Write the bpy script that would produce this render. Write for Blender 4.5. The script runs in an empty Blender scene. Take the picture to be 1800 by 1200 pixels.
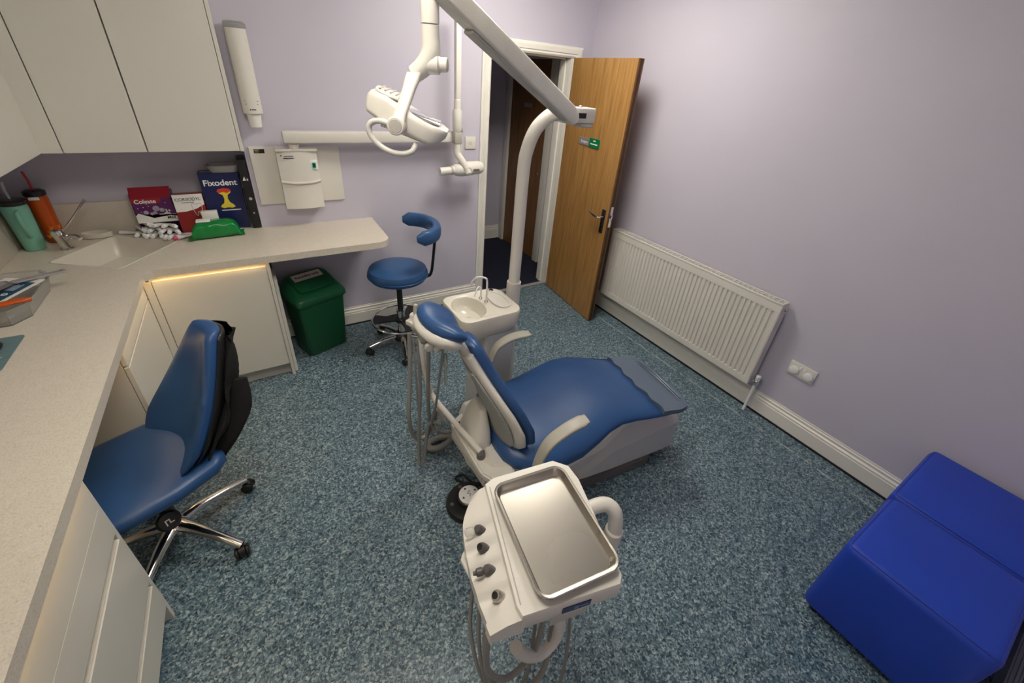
import bpy, bmesh, math, random
from mathutils import Vector as V, Matrix as M
random.seed(7)
PI = math.pi
S = bpy.context.scene
COL = S.collection
R = math.radians

# ------------------------------------------------------------------ materials
MAT = {}
def mat(name, col, rough=.5, metal=0, coat=0, trans=0, spec=.5, emit=None, es=0, alpha=1, ior=1.45):
    m = bpy.data.materials.new(name); m.use_nodes = True
    b = m.node_tree.nodes['Principled BSDF']
    b.inputs['Base Color'].default_value = (*col, 1); b.inputs['Roughness'].default_value = rough
    b.inputs['Metallic'].default_value = metal; b.inputs['Coat Weight'].default_value = coat
    b.inputs['Transmission Weight'].default_value = trans; b.inputs['Specular IOR Level'].default_value = spec
    b.inputs['IOR'].default_value = ior
    if emit: b.inputs['Emission Color'].default_value = (*emit, 1); b.inputs['Emission Strength'].default_value = es
    MAT[name] = m
    return m
def nodes(m): return m.node_tree.nodes, m.node_tree.links, m.node_tree.nodes['Principled BSDF']
def coords(m, scale=(1, 1, 1)):
    n, l, b = nodes(m)
    tc = n.new('ShaderNodeTexCoord'); mp = n.new('ShaderNodeMapping'); mp.inputs['Scale'].default_value = scale
    l.new(tc.outputs['Object'], mp.inputs['Vector']); return mp.outputs['Vector']
def noise(m, vec, sc, det=3, rough=.5):
    n, l, b = nodes(m); t = n.new('ShaderNodeTexNoise'); t.inputs['Scale'].default_value = sc
    t.inputs['Detail'].default_value = det; t.inputs['Roughness'].default_value = rough
    l.new(vec, t.inputs['Vector']); return t.outputs['Fac']
def ramp(m, fac, stops, interp='LINEAR'):
    n, l, b = nodes(m); r = n.new('ShaderNodeValToRGB'); r.color_ramp.interpolation = interp
    e = r.color_ramp.elements
    while len(e) < len(stops): e.new(.5)
    for k, (p, c) in enumerate(stops): e[k].position = p; e[k].color = (*c, 1)
    l.new(fac, r.inputs['Fac']); return r.outputs['Color']
def bump(m, fac, strength=.1, dist=.002):
    n, l, b = nodes(m); bp = n.new('ShaderNodeBump'); bp.inputs['Strength'].default_value = strength
    bp.inputs['Distance'].default_value = dist; l.new(fac, bp.inputs['Height']); l.new(bp.outputs['Normal'], b.inputs['Normal'])
def mixc(m, fac, a, c):
    n, l, b = nodes(m); x = n.new('ShaderNodeMix'); x.data_type = 'RGBA'
    if isinstance(fac, (int, float)): x.inputs[0].default_value = fac
    else: l.new(fac, x.inputs[0])
    for i, v in ((6, a), (7, c)):
        if isinstance(v, tuple): x.inputs[i].default_value = (*v, 1)
        else: l.new(v, x.inputs[i])
    return x.outputs[2]
def tocol(m, c): n, l, b = nodes(m); l.new(c, b.inputs['Base Color'])

def simple(name, col, rough, var=.06, sc=9, bs=0, bsc=300, **k):
    """plain colour with a slight procedural mottling and optional fine bump"""
    m = mat(name, col, rough, **k); v = coords(m)
    f = noise(m, v, sc, 4)
    tocol(m, ramp(m, f, [(.3, tuple(c * (1 - var) for c in col)), (.7, tuple(min(1, c * (1 + var)) for c in col))]))
    if bs: bump(m, noise(m, v, bsc, 2), bs, .001)
    return m

wall_m = simple('lavender_paint', (.555, .53, .625), .55, .025, 1.5, .12, 260)
ceil_m = simple('ceiling_paint', (.82, .81, .78), .8, .02)
trim_m = simple('white_gloss_paint', (.80, .78, .72), .3, .02)
lam_m = simple('white_laminate', (.66, .645, .585), .35, .015, 2)
carc_m = simple('cabinet_carcass', (.66, .63, .56), .45, .02)
plas_m = simple('white_plastic', (.72, .695, .64), .32, .02, 5)
gplas_m = simple('grey_plastic', (.50, .48, .44), .4, .03)
armg_m = simple('armrest_grey', (.42, .40, .345), .4, .03)
hood_m = simple('hood_grey_white', (.60, .595, .585), .38, .02)
dgrey_m = simple('dark_grey_plastic', (.14, .13, .125), .45, .05)
black_m = simple('black_plastic', (.012, .012, .013), .35, .1)
blackc_m = simple('black_cloth', (.006, .006, .007), .9, .3, 40, .6, 500)
rub_m = simple('knob_brown_grey', (.10, .09, .09), .4, .05)
hose_m = simple('grey_hose', (.25, .25, .24), .45, .04)
steel_m = mat('brushed_steel', (.50, .47, .42), .3, 1)
f = noise(steel_m, coords(steel_m), 5, 1); nn, ll, bb = nodes(steel_m)
mr = nn.new('ShaderNodeMapRange'); mr.inputs['To Min'].default_value = .25; mr.inputs['To Max'].default_value = .29
ll.new(f, mr.inputs['Value']); ll.new(mr.outputs[0], bb.inputs['Roughness'])
chrome_m = mat('polished_chrome', (.72, .70, .67), .1, 1)
mirror_m = mat('mirror_glass', (.8, .8, .8), .03, 1)
vinyl_m = simple('blue_vinyl', (.022, .075, .215), .33, .08, 6, .25, 600)
vinyl2_m = simple('blue_vinyl_stool', (.026, .085, .22), .32, .08, 6, .25, 600)
royal_m = simple('royal_blue_vinyl', (.014, .055, .47), .42, .06, 5, .3, 900)
seam_m = simple('royal_blue_piping', (.018, .045, .34), .5, .05)
foot_m = mat('smoked_foot_cover', (.10, .135, .19), .25, 0)
green_m = simple('green_bin_plastic', (.006, .085, .032), .4, .05, 8)
green2_m = simple('green_bin_lid_plastic', (.009, .10, .04), .34, .05, 8)
wood_m = mat('oak_veneer', (.3, .17, .06), .38)
v = coords(wood_m, (9, 9, .55)); f1 = noise(wood_m, v, 5, 6, .6)
v2 = coords(wood_m, (90, 90, 2)); f2 = noise(wood_m, v2, 3, 3)
c1 = ramp(wood_m, f1, [(.3, (.27, .135, .036)), (.5, (.40, .21, .065)), (.72, (.48, .27, .09))])
tocol(wood_m, mixc(wood_m, ramp(wood_m, f2, [(.35, (.25, .25, .25)), (.6, (0, 0, 0))]), c1, (.14, .07, .02)))
dwood_m = simple('dark_door_edge', (.05, .022, .012), .5, .2, 20)
hwood_m = mat('hall_door_veneer', (.12, .05, .02), .4)
v = coords(hwood_m, (9, 9, .5)); tocol(hwood_m, ramp(hwood_m, noise(hwood_m, v, 5, 5), [(.3, (.13, .055, .018)), (.7, (.24, .115, .04))]))
carpet_m = simple('navy_carpet', (.008, .010, .028), .95, .4, 200, .8, 400)
top_m = mat('speckled_worktop', (.6, .56, .49), .3)
v = coords(top_m); f1 = noise(top_m, v, 260, 3, .7); f2 = noise(top_m, v, 30, 3)
c1 = ramp(top_m, f1, [(.30, (.46, .40, .32)), (.42, (.64, .58, .49)), (.58, (.69, .635, .545)), (.72, (.76, .71, .63))])
tocol(top_m, mixc(top_m, .12, c1, ramp(top_m, f2, [(.3, (.5, .46, .4)), (.7, (.7, .67, .6))])))
sink_m = simple('cream_sink_acrylic', (.66, .62, .54), .22, .01)
# speckled vinyl floor
floor_m = mat('speckled_blue_vinyl_floor', (.15, .25, .3), .36)
n, l, b = nodes(floor_m); v = coords(floor_m)
def vor(sc, off):
    t = n.new('ShaderNodeTexVoronoi'); t.inputs['Scale'].default_value = sc
    d = n.new('ShaderNodeVectorMath'); d.operation = 'ADD'; d.inputs[1].default_value = off
    w = n.new('ShaderNodeTexNoise'); w.inputs['Scale'].default_value = 70; w.inputs['Detail'].default_value = 3
    l.new(v, w.inputs['Vector'])
    sc2 = n.new('ShaderNodeVectorMath'); sc2.operation = 'SCALE'; sc2.inputs['Scale'].default_value = .02
    l.new(w.outputs['Color'], sc2.inputs[0]); l.new(v, d.inputs[0])
    a2 = n.new('ShaderNodeVectorMath'); a2.operation = 'ADD'; l.new(d.outputs[0], a2.inputs[0]); l.new(sc2.outputs[0], a2.inputs[1])
    l.new(a2.outputs[0], t.inputs['Vector'])
    s = n.new('ShaderNodeSeparateColor'); l.new(t.outputs['Color'], s.inputs[0]); return s.outputs[0]
c1 = ramp(floor_m, vor(165, (0, 0, 0)), [(0, (.014, .030, .050)), (.2, (.045, .090, .125)), (.42, (.10, .175, .225)), (.66, (.20, .30, .345)), (.85, (.42, .51, .54))], 'CONSTANT')
c2 = ramp(floor_m, vor(120, (3, 1, 0)), [(0, (.022, .045, .07)), (.3, (.075, .13, .17)), (.65, (.18, .26, .30)), (.9, (.42, .50, .52))], 'CONSTANT')
cm = mixc(floor_m, .42, c1, c2)
# welded seam of the coved vinyl along the right wall, worn pale
sx = n.new('ShaderNodeSeparateXYZ'); l.new(v, sx.inputs[0])
def mth(op, a, c):
    q = n.new('ShaderNodeMath'); q.operation = op
    for i, z in ((0, a), (1, c)):
        if isinstance(z, (int, float)): q.inputs[i].default_value = z
        else: l.new(z, q.inputs[i])
    return q.outputs[0]
wob = mth('MULTIPLY', noise(floor_m, v, 6, 3), .03)
dx = mth('ABSOLUTE', mth('ADD', mth('ADD', sx.outputs[0], .125), wob), 0)
line = mth('LESS_THAN', dx, .006)
patch = mth('GREATER_THAN', noise(floor_m, v, 24, 4, .7), .47)
tocol(floor_m, mixc(floor_m, mth('MULTIPLY', mth('MULTIPLY', line, patch), .75), cm, (.42, .5, .52)))
bump(floor_m, noise(floor_m, v, 180, 2), .12, .001)
frost_m = mat('clear_plastic', (.86, .86, .84), .12, 0, trans=.85)
mint_m = simple('mint_tumbler', (.20, .47, .35), .4, .03)
orange_m = simple('orange_tumbler', (.52, .085, .008), .25, .06)
orange2_m = simple('orange_leaf_mark', (.75, .25, .02), .3, .05)
dkclear_m = mat('dark_clear_lid', (.02, .02, .022), .15)
led_m = mat('warm_led_strip', (1, .8, .5), .5, emit=(1, .66, .30), es=7)
panel_m = mat('light_diffuser', (1, 1, 1), .5, emit=(1, .94, .83), es=16)
panel2_m = mat('light_diffuser_dimmer', (1, 1, 1), .5, emit=(1, .92, .79), es=11)
gfoil_m = simple('green_foil', (.008, .22, .045), .16, .1, 12, .5, 25)
paper_m = simple('white_card', (.78, .77, .73), .5, .02)
navy_m = simple('navy_card', (.012, .018, .085), .3, .05)
red_m = simple('dark_red_card', (.24, .012, .012), .3, .05)
purple_m = simple('purple_card', (.10, .012, .11), .3, .15)
crim_m = simple('crimson_card', (.30, .012, .03), .3, .05)
yellow_m = simple('yellow_ink', (.75, .60, .05), .4, .04)
redink_m = simple('red_ink', (.65, .05, .02), .4, .04)
white_m = simple('white_ink', (.85, .85, .85), .4, .01)
pink_m = simple('pink_plastic', (.65, .05, .16), .3, .05)
blueink_m = simple('slate_blue_ink', (.02, .085, .16), .4, .05)
ink_m = simple('black_ink', (.01, .01, .012), .5, .05)
mat_m = simple('grey_green_mouse_mat', (.13, .21, .23), .6, .1, 30)
dkgreen_m = mat('green_switch', (.0, .06, .03), .3, emit=(0, .5, .25), es=.25)
sgreen_m = simple('sign_green', (.0, .16, .05), .4, .03)
sgrey_m = simple('sign_grey', (.22, .21, .22), .4, .03)
label_m = simple('unit_label_navy', (.03, .045, .12), .35, .05)
bglow_m = simple('bottle_brown', (.1, .06, .03), .4)

# ------------------------------------------------------------------ mesh builder (world coordinates)
ORG = {}
class MB:
    def __init__(s): s.bm = bmesh.new()
    def _merge(s, b):
        me = bpy.data.meshes.new('t'); b.to_mesh(me); b.free(); s.bm.from_mesh(me); bpy.data.meshes.remove(me)
    def box(s, lo, hi, bev=0, seg=2, m=None):
        b = bmesh.new(); bmesh.ops.create_cube(b, size=1)
        lo, hi = V(lo), V(hi); c = (lo + hi) / 2; d = hi - lo
        for q in b.verts: q.co = V((q.co[i] * d[i] + c[i] for i in range(3)))
        if bev: bmesh.ops.bevel(b, geom=b.edges[:], offset=bev, segments=seg, affect='EDGES', profile=.5)
        if m is not None: bmesh.ops.transform(b, matrix=m, verts=b.verts)
        s._merge(b); return s
    def prism(s, poly, z0, z1, m=None, bev=0, seg=2):
        b = bmesh.new(); vs = [b.verts.new((x, y, z0)) for x, y in poly]
        f = b.faces.new(vs); r = bmesh.ops.extrude_face_region(b, geom=[f])
        for q in r['geom']:
            if isinstance(q, bmesh.types.BMVert): q.co.z = z1
        bmesh.ops.recalc_face_normals(b, faces=b.faces)
        if bev: bmesh.ops.bevel(b, geom=b.edges[:], offset=bev, segments=seg, affect='EDGES')
        if m is not None: bmesh.ops.transform(b, matrix=m, verts=b.verts)
        s._merge(b); return s
    def loft(s, rings, cap=True, m=None, loop=False):
        b = bmesh.new(); n = len(rings[0]); vv = [[b.verts.new(p) for p in r] for r in rings]
        K = len(rings)
        for i in range(K if loop else K - 1):
            for j in range(n):
                k = (j + 1) % n
                try: b.faces.new((vv[i][j], vv[i][k], vv[(i + 1) % K][k], vv[(i + 1) % K][j]))
                except ValueError: pass
        if cap and not loop: b.faces.new(list(reversed(vv[0]))); b.faces.new(vv[-1])
        bmesh.ops.recalc_face_normals(b, faces=b.faces)
        if m is not None: bmesh.ops.transform(b, matrix=m, verts=b.verts)
        s._merge(b); return s
    def tube(s, pts, r, seg=12, smooth=0, flat=1.0, up=(0, 0, 1), loop=False):
        pts = [V(p) for p in pts]
        rr = r if isinstance(r, (list, tuple)) else [r] * len(pts)
        if smooth: pts, rr = catmull(pts, rr, smooth, loop)
        rings = []; prev = None; N = len(pts)
        for i, p in enumerate(pts):
            if loop: t = pts[(i + 1) % N] - pts[(i - 1) % N]
            else: t = pts[min(i + 1, N - 1)] - pts[max(i - 1, 0)]
            t.normalize()
            if prev is None:
                a = V(up) if abs(V(up).dot(t)) < .95 else V((1, 0, 0))
                a = (a - t * a.dot(t)).normalized()
            else: a = (prev - t * prev.dot(t)).normalized()
            prev = a; c = t.cross(a)
            rings.append([p + a * (rr[i] * flat * math.cos(2 * PI * k / seg)) + c * (rr[i] * math.sin(2 * PI * k / seg)) for k in range(seg)])
        return s.loft(rings, cap=True, loop=loop)
    def lathe(s, prof, o, axis=(0, 0, 1), seg=32, sq=1.0):
        q = V((0, 0, 1)).rotation_difference(V(axis).normalized()).to_matrix().to_4x4()
        rings = [[(max(r, 1e-5) * math.cos(2 * PI * k / seg), max(r, 1e-5) * sq * math.sin(2 * PI * k / seg), z) for k in range(seg)] for r, z in prof]
        return s.loft(rings, m=M.Translation(V(o)) @ q)
    def disc(s, o, r, h, axis=(0, 0, 1), seg=28, bev=.002):
        return s.lathe([(r - bev, 0), (r, bev), (r, h - bev), (r - bev, h)], o, axis, seg)
    def ell(s, o, r, m=None, seg=20):
        b = bmesh.new(); bmesh.ops.create_uvsphere(b, u_segments=seg, v_segments=seg // 2, radius=1)
        for q in b.verts: q.co = V((q.co[0] * r[0], q.co[1] * r[1], q.co[2] * r[2]))
        if m is not None: bmesh.ops.transform(b, matrix=m.to_4x4(), verts=b.verts)
        bmesh.ops.translate(b, vec=V(o), verts=b.verts); s._merge(b); return s
    def build(s, name, material, parent=None, org=None, ang=35, sub=0):
        me = bpy.data.meshes.new(name)
        if parent is not None: o3 = ORG[parent.name]
        elif org is not None: o3 = V(org)
        else: o3 = V((0, 0, 0))
        bmesh.ops.translate(s.bm, vec=-o3, verts=s.bm.verts)
        for f in s.bm.faces: f.smooth = True
        s.bm.to_mesh(me); s.bm.free(); me.set_sharp_from_angle(angle=R(ang))
        me.materials.append(material)
        o = bpy.data.objects.new(name, me); COL.objects.link(o)
        if parent is not None: o.parent = parent
        else: o.location = o3
        ORG[o.name] = o3
        if sub:
            md = o.modifiers.new('sub', 'SUBSURF'); md.levels = sub; md.render_levels = sub
        return o
def catmull(pts, rr, k, loop=False):
    P = []; Q = []; N = len(pts)
    for i in range(N if loop else N - 1):
        if loop: a, b, c, d = (pts[(i + j) % N] for j in (-1, 0, 1, 2)); r0, r1 = rr[i], rr[(i + 1) % N]
        else: a, b, c, d = pts[max(i - 1, 0)], pts[i], pts[i + 1], pts[min(i + 2, N - 1)]; r0, r1 = rr[i], rr[i + 1]
        for j in range(k):
            t = j / k
            P.append(.5 * ((2 * b) + (c - a) * t + (2 * a - 5 * b + 4 * c - d) * t * t + (3 * b - a - 3 * c + d) * t ** 3)); Q.append(r0 + (r1 - r0) * t)
    if not loop: P.append(pts[-1]); Q.append(rr[-1])
    return P, Q
def ring(c, ax, ay, a, b, n=28, p=2.6):
    c, ax, ay = V(c), V(ax), V(ay); out = []
    for k in range(n):
        t = 2 * PI * k / n; x, y = math.cos(t), math.sin(t)
        out.append(c + ax * (a * math.copysign(abs(x) ** (2 / p), x)) + ay * (b * math.copysign(abs(y) ** (2 / p), y)))
    return out
def rrect(x0, y0, x1, y1, r, k=6):
    if not isinstance(r, (list, tuple)): r = [r] * 4
    out = []
    for (cx, cy, a0, q) in ((x1 - r[0], y1 - r[0], 0, r[0]), (x0 + r[1], y1 - r[1], 90, r[1]), (x0 + r[2], y0 + r[2], 180, r[2]), (x1 - r[3], y0 + r[3], 270, r[3])):
        if q == 0: out.append((cx, cy)); continue
        for j in range(k + 1):
            a = R(a0 + 90 * j / k); out.append((cx + q * math.cos(a), cy + q * math.sin(a)))
    return out
def thing(name, label, cat, loc, group=None):
    o = bpy.data.objects.new(name, None); COL.objects.link(o); o.location = loc; o.empty_display_size = .05
    ORG[o.name] = V(loc); return tag(o, label, cat, group)
def tag(o, label=None, cat=None, group=None, kind=None):
    if label: o['label'] = label
    if cat: o['category'] = cat
    if group: o['group'] = group
    if kind: o['kind'] = kind
    return o
def struct(name, mb, m, label=None, **k):
    o = mb.build(name, m, **k); o['kind'] = 'structure'
    if label: o['label'] = label
    return o
def text(name, s, size, o, xd, yd, m, parent, thick=.0006, align='CENTER', bold=0):
    cu = bpy.data.curves.new('t', 'FONT'); cu.body = s; cu.size = size; cu.extrude = thick; cu.align_x = align; cu.align_y = 'CENTER'; cu.offset = bold
    to = bpy.data.objects.new('t', cu); COL.objects.link(to)
    dg = bpy.context.evaluated_depsgraph_get(); me = bpy.data.meshes.new_from_object(to.evaluated_get(dg))
    bpy.data.objects.remove(to); bpy.data.curves.remove(cu)
    xd = V(xd).normalized(); yd = V(yd).normalized(); zd = xd.cross(yd)
    mm = M((xd, yd, zd)).transposed().to_4x4(); mm.translation = V(o) - ORG[parent.name]
    me.transform(mm); me.materials.clear(); me.materials.append(m)
    ob = bpy.data.objects.new(name, me); COL.objects.link(ob); ob.parent = parent; ORG[ob.name] = ORG[parent.name]
    return ob
def frame(o, xd, yd, zd=None):
    xd = V(xd).normalized(); yd = V(yd).normalized(); zd = V(zd).normalized() if zd else xd.cross(yd).normalized()
    m = M((xd, yd, zd)).transposed().to_4x4(); m.translation = V(o); return m

# ================================================================== ROOM
XL, YN, CZ, AX, AY = -3.69, -3.5, 2.6, -2.575, .17
struct('floor', MB().box((XL - .1, YN - .1, -.1), (.0, .02, 0)), floor_m, 'blue speckled sheet vinyl floor')
struct('floor_hall', MB().box((-1.6, .02, -.1), (.2, 1.6, -.002)), carpet_m, 'dark navy carpet in the hallway')
struct('ceiling', MB().box((XL - .1, YN - .1, CZ), (.2, 1.6, CZ + .1)), ceil_m)
struct('wall_right', MB().box((0, YN - .1, 0), (.12, .0, CZ)), wall_m, 'plain lavender wall behind the radiator')
struct('wall_left', MB().box((XL - .12, YN - .1, 0), (XL, AY + .1, CZ)), wall_m)
struct('wall_front', MB().box((XL, YN - .12, 0), (0, YN, CZ)), wall_m)
OX0, OX1, OZ = -.93, -.21, 1.985
w = MB(); w.box((AX, 0, 0), (OX0 - .03, .17, CZ)); w.box((OX1 + .03, 0, 0), (.12, .12, CZ)); w.box((OX0 - .03, 0, OZ + .03), (OX1 + .03, .12, CZ))
struct('wall_back', w, wall_m, 'lavender wall carrying the x-ray arm and doorway')
struct('wall_alcove', MB().box((XL, AY, 0), (AX, AY + .1, CZ)), wall_m, 'shaded lavender wall of the sink alcove')
struct('wall_hall_end', MB().box((-1.6, 1.36, 0), (.12, 1.46, CZ)), wall_m)
w = MB(); w.box((.04, .12, 0), (.14, .50, CZ)); w.box((.04, 1.28, 0), (.14, 1.36, CZ)); w.box((.04, .5, 2.03), (.14, 1.28, CZ))
struct('wall_hall_right', w, wall_m)
struct('wall_hall_left', MB().box((-1.6, .17, 0), (-1.5, 1.36, CZ)), wall_m)

def skirt(name, a, b, nrm, h=.15, t=.018, lab=None):
    a, b, nrm = V((*a, 0)), V((*b, 0)), V((*nrm, 0)).normalized()
    prof = [(0, .004), (t, .004), (t, h * .64), (t * .8, h * .66), (t * .85, h * .74), (t * .45, h * .80), (t * .55, h * .9), (t * .25, h * .93), (t * .2, h), (0, h)]
    rings = [[p + nrm * x + V((0, 0, z)) for x, z in prof] for p in (a, b)]
    return struct(name, MB().loft(rings), trim_m, lab, ang=20)
skirt('baseboard_right', (0, YN), (0, -.02), (-1, 0), lab='white moulded skirting board under the radiator')
skirt('baseboard_back', (-2.575, 0), (-1.005, 0), (0, -1), lab='white moulded skirting board behind the stool')
skirt('baseboard_front', (-3.0, YN), (-.02, YN), (0, 1))
skirt('baseboard_hall_right', (.04, .13), (.04, .43), (-1, 0), .17)
skirt('baseboard_hall_end', (-1.5, 1.36), (.03, 1.36), (0, -1), .17)
# black strips standing for the dark gap at the foot of the skirting
struct('trim_1', MB().box((-.024, YN, 0), (-.017, -.02, .012)), black_m, 'black gap line at the right skirting')
struct('trim_2', MB().box((-2.575, -.024, 0), (-1.0, -.017, .010)), black_m, 'black gap line at the back skirting')

# door lining, architrave
def arch(name, x0, x1, ztop, y, wd, sgn=-1, lab=None):
    prof = [(0, 0), (0, .008), (.15, .016), (.3, .012), (.38, .02), (.75, .024), (.85, .017), (1, .014), (1, 0)]
    path = [V((x0, y, 0)), V((x0, y, ztop)), V((x1, y, ztop)), V((x1, y, 0))]
    out = [V((-1, 0, 0)), V((-1, 0, 1)), V((1, 0, 1)), V((1, 0, 0))]
    rings = [[p + o * (wd * u) + V((0, sgn * d, 0)) for u, d in prof] for p, o in zip(path, out)]
    return struct(name, MB().loft(rings), trim_m, lab, ang=15)
arch('trim_3', OX0, OX1 + .03, OZ, 0, .075, lab='white moulded architrave round the doorway')
w = MB(); w.box((OX0 - .03, -.002, 0), (OX0, .13, OZ + .03)); w.box((OX1, -.002, 0), (OX1 + .03, .13, OZ + .03)); w.box((OX0 - .03, -.002, OZ), (OX1 + .03, .13, OZ + .03))
w.box((OX0, .05, 0), (OX0 + .012, .09, OZ)); w.box((OX1 - .012, .05, 0), (OX1, .09, OZ)); w.box((OX0, .05, OZ - .012), (OX1, .09, OZ))
struct('trim_4', w, trim_m, 'white door lining and stop of the doorway')
struct('trim_5', MB().box((OX0, -.01, -.001), (OX1, .035, .006), .002), simple('aluminium_threshold', (.35, .33, .31), .4, .05), 'metal threshold strip at the doorway')
# hall door on the far side wall
m90 = frame((.04, 0, 0), (0, 1, 0), (0, 0, 1))
d2 = struct('door_2', MB().box((.045, .56, .006), (.09, 1.26, 1.99)), hwood_m, 'brown wooden door across the dark hallway')
w = MB()
for (y0, y1, z0, z1) in ((.47, .56, 0, 2.06), (1.26, 1.35, 0, 2.06), (.47, 1.35, 1.99, 2.06)): w.box((.018, y0, z0), (.06, y1, z1), .006)
struct('trim_6', w, trim_m, 'white frame of the hallway door')
MB().box((.038, .86, 1.56), (.0445, 1.0, 1.60), .001).build('door_sign', sgrey_m, d2)
MB().disc((.045, .63, .95), .012, .012, (-1, 0, 0)).build('door_lock', chrome_m, d2)

# open oak door
hx, hy, wd, th, da = -.212, -.045, .762, .044, R(-5.8)
dd = V((math.sin(da), -math.cos(da), 0)); dn = V((-math.cos(da), -math.sin(da), 0))   # along the leaf, outward (room side)
DM = frame((hx, hy, 0), dd, -dn, (0, 0, 1))
d1 = struct('door_1', MB().box((0, 0, .006), (wd - .006, th, 1.987), .0015, 1, DM), wood_m, 'oak veneered door standing open against the right wall')
e = MB(); e.box((wd - .006, 0, .006), (wd, th, 1.987), 0, 1, DM); e.build('door_edge', simple('oak_lipping', (.16, .075, .022), .45, .1, 20), d1)
e = MB(); e.box((wd, .012, .006), (wd + .0015, .032, .86), 0, 1, DM); e.box((wd, .012, 1.02), (wd + .0015, .032, 1.987), 0, 1, DM); e.build('fire_strip', dwood_m, d1)
e = MB(); e.box((wd, .010, .86), (wd + .003, .034, 1.02), .001, 1, DM); e.box((wd, .014, .93), (wd + .014, .030, .96), .002, 1, DM); e.build('lock_plate', chrome_m, d1)
hd = MB(); hd.box((wd - .080, -.007, .80), (wd - .038, 0, .985), .003, 2, DM).build('handle_plate', simple('pewter_black', (.05, .05, .05), .3, .1, metal=.8), d1)
hb = MB(); hb.tube([DM @ V(p) for p in ((wd - .06, -.005, .925), (wd - .06, -.045, .925), (wd - .07, -.052, .925), (wd - .13, -.05, .930), (wd - .18, -.048, .945))], [.009, .009, .009, .009, .008], 12, 4)
hb.build('door_handle', chrome_m, d1)
hb = MB(); hb.box((wd - .080, th, .80), (wd - .038, th + .007, .985), .003, 2, DM); hb.tube([DM @ V(p) for p in ((wd - .06, th, .925), (wd - .06, th + .045, .925), (wd - .13, th + .05, .925))], .009, 10)
hb.build('door_handle', chrome_m, d1)
sg = MB(); sg.box((.235, -.006, 1.395), (.375, 0, 1.448), .001, 1, DM).build('sign_plate', sgrey_m, d1)
sg = MB(); sg.box((.375, -.007, 1.392), (.505, 0, 1.458), .001, 1, DM); gs = sg.build('green_sign', sgreen_m, d1)
text('sign_text', 'Surgery', .030, DM @ V((.31, -.0068, 1.421)), dd, (0, 0, 1), white_m, d1, .0003)
w = MB()
for k, (x0, x1, z) in enumerate(((.425, .455, 1.442), (.395, .485, 1.418))): w.box((x0, -.0078, z - .004), (x1, -.0068, z + .004), 0, 1, DM)
w.build('sign_print', white_m, d1)

# ================================================================== ceiling lights
for i, (x, y, lab) in enumerate(((-1.05, -.98, 'square white ceiling light panel nearer the doorway'), (-2.45, -2.1, 'square white ceiling light panel nearer the camera'))):
    t = thing('ceiling_light', lab, 'ceiling light', (x, y, CZ), 'ceiling light panels')
    MB().box((x - .3, y - .3, CZ - .014), (x + .3, y + .3, CZ - .001), .003).build('light_frame', trim_m, t)
    MB().box((x - .28, y - .28, CZ - .060), (x + .28, y + .28, CZ - .0142), .012).build('diffuser', (panel_m, panel2_m)[i], t)

# ================================================================== worktop with sink
H, T = .857, .04
CX, CY = -3.125, -.513          # inner edges of the L
bm = bmesh.new()
outer = [(XL, AY), (XL, YN), (CX, YN), (CX, CY - .035), (CX + .035, CY)] + [(-1.885 - .09 + .09 * math.sin(a), CY + .06 - .09 * math.cos(a) + .03) for a in [R(q) for q in range(0, 91, 15)]] + [(-1.875, 0), (AX, 0), (AX, AY)]
SK = [V((-3.52, -.24)), V((-3.34, .10)), V((-3.01, -.07)), V((-3.22, -.43))]
SK[1] = V((-3.325, .085)); SK[2] = V((-3.01, -.095))
def rquad(P, r, k=5):
    out = []
    for i in range(4):
        p, a, b = P[i], P[i - 1], P[(i + 1) % 4]; u = (a - p).normalized(); w_ = (b - p).normalized(); p0, p1 = p + u * r, p + w_ * r
        for j in range(k + 1):
            t = j / k; out.append((1 - t) ** 2 * p0 + 2 * t * (1 - t) * p + t * t * p1)
    return out
hole = rquad(SK, .03)
def loopedges(pts, z):
    vs = [bm.verts.new((p[0], p[1], z)) for p in pts]; return vs, [bm.edges.new((vs[i], vs[(i + 1) % len(vs)])) for i in range(len(vs))]
for z in (H, H - T):
    o_, eo = loopedges(outer, z); h_, eh = loopedges(hole, z)
    bmesh.ops.triangle_fill(bm, edges=eo + eh, use_beauty=True)
    if z == H: oa, ha = o_, h_
for A, B in ((oa, o_), (ha, h_)):
    for i in range(len(A)): k = (i + 1) % len(A); bm.faces.new((A[i], A[k], B[k], B[i]))
bmesh.ops.recalc_face_normals(bm, faces=bm.faces)
mb = MB(); mb.bm.free(); mb.bm = bm
worktop = tag(mb.build('worktop', top_m, org=(-3.3, -.3, H - T)), 'pale speckled L-shaped worktop with moulded-in corner sink', 'worktop')
# basin
c0 = sum(hole, V((0, 0))) / len(hole)
b_ = MB(); rings = []
for f_, z in ((1.0, H - .001), (.985, H - .012), (.93, H - .07), (.8, H - .105), (.4, H - .118), (.08, H - .122)):
    rings.append([V((*(c0 + (p - c0) * f_), z)) for p in hole])
b_.loft(rings, cap=False); basin = b_.build('sink_basin', sink_m, worktop)
MB().disc((c0.x, c0.y, H - .1225), .03, .004).build('plughole', chrome_m, worktop)
b_ = MB(); rr_ = []
for f_, z in ((1.0, H), (1.0, H + .0016), (1.03, H + .0016), (1.035, H)):
    rr_.append([V((*(c0 + (p - c0) * f_), z)) for p in hole])
b_.loft(rr_, cap=False); b_.build('sink_rim', sink_m, worktop)
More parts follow.
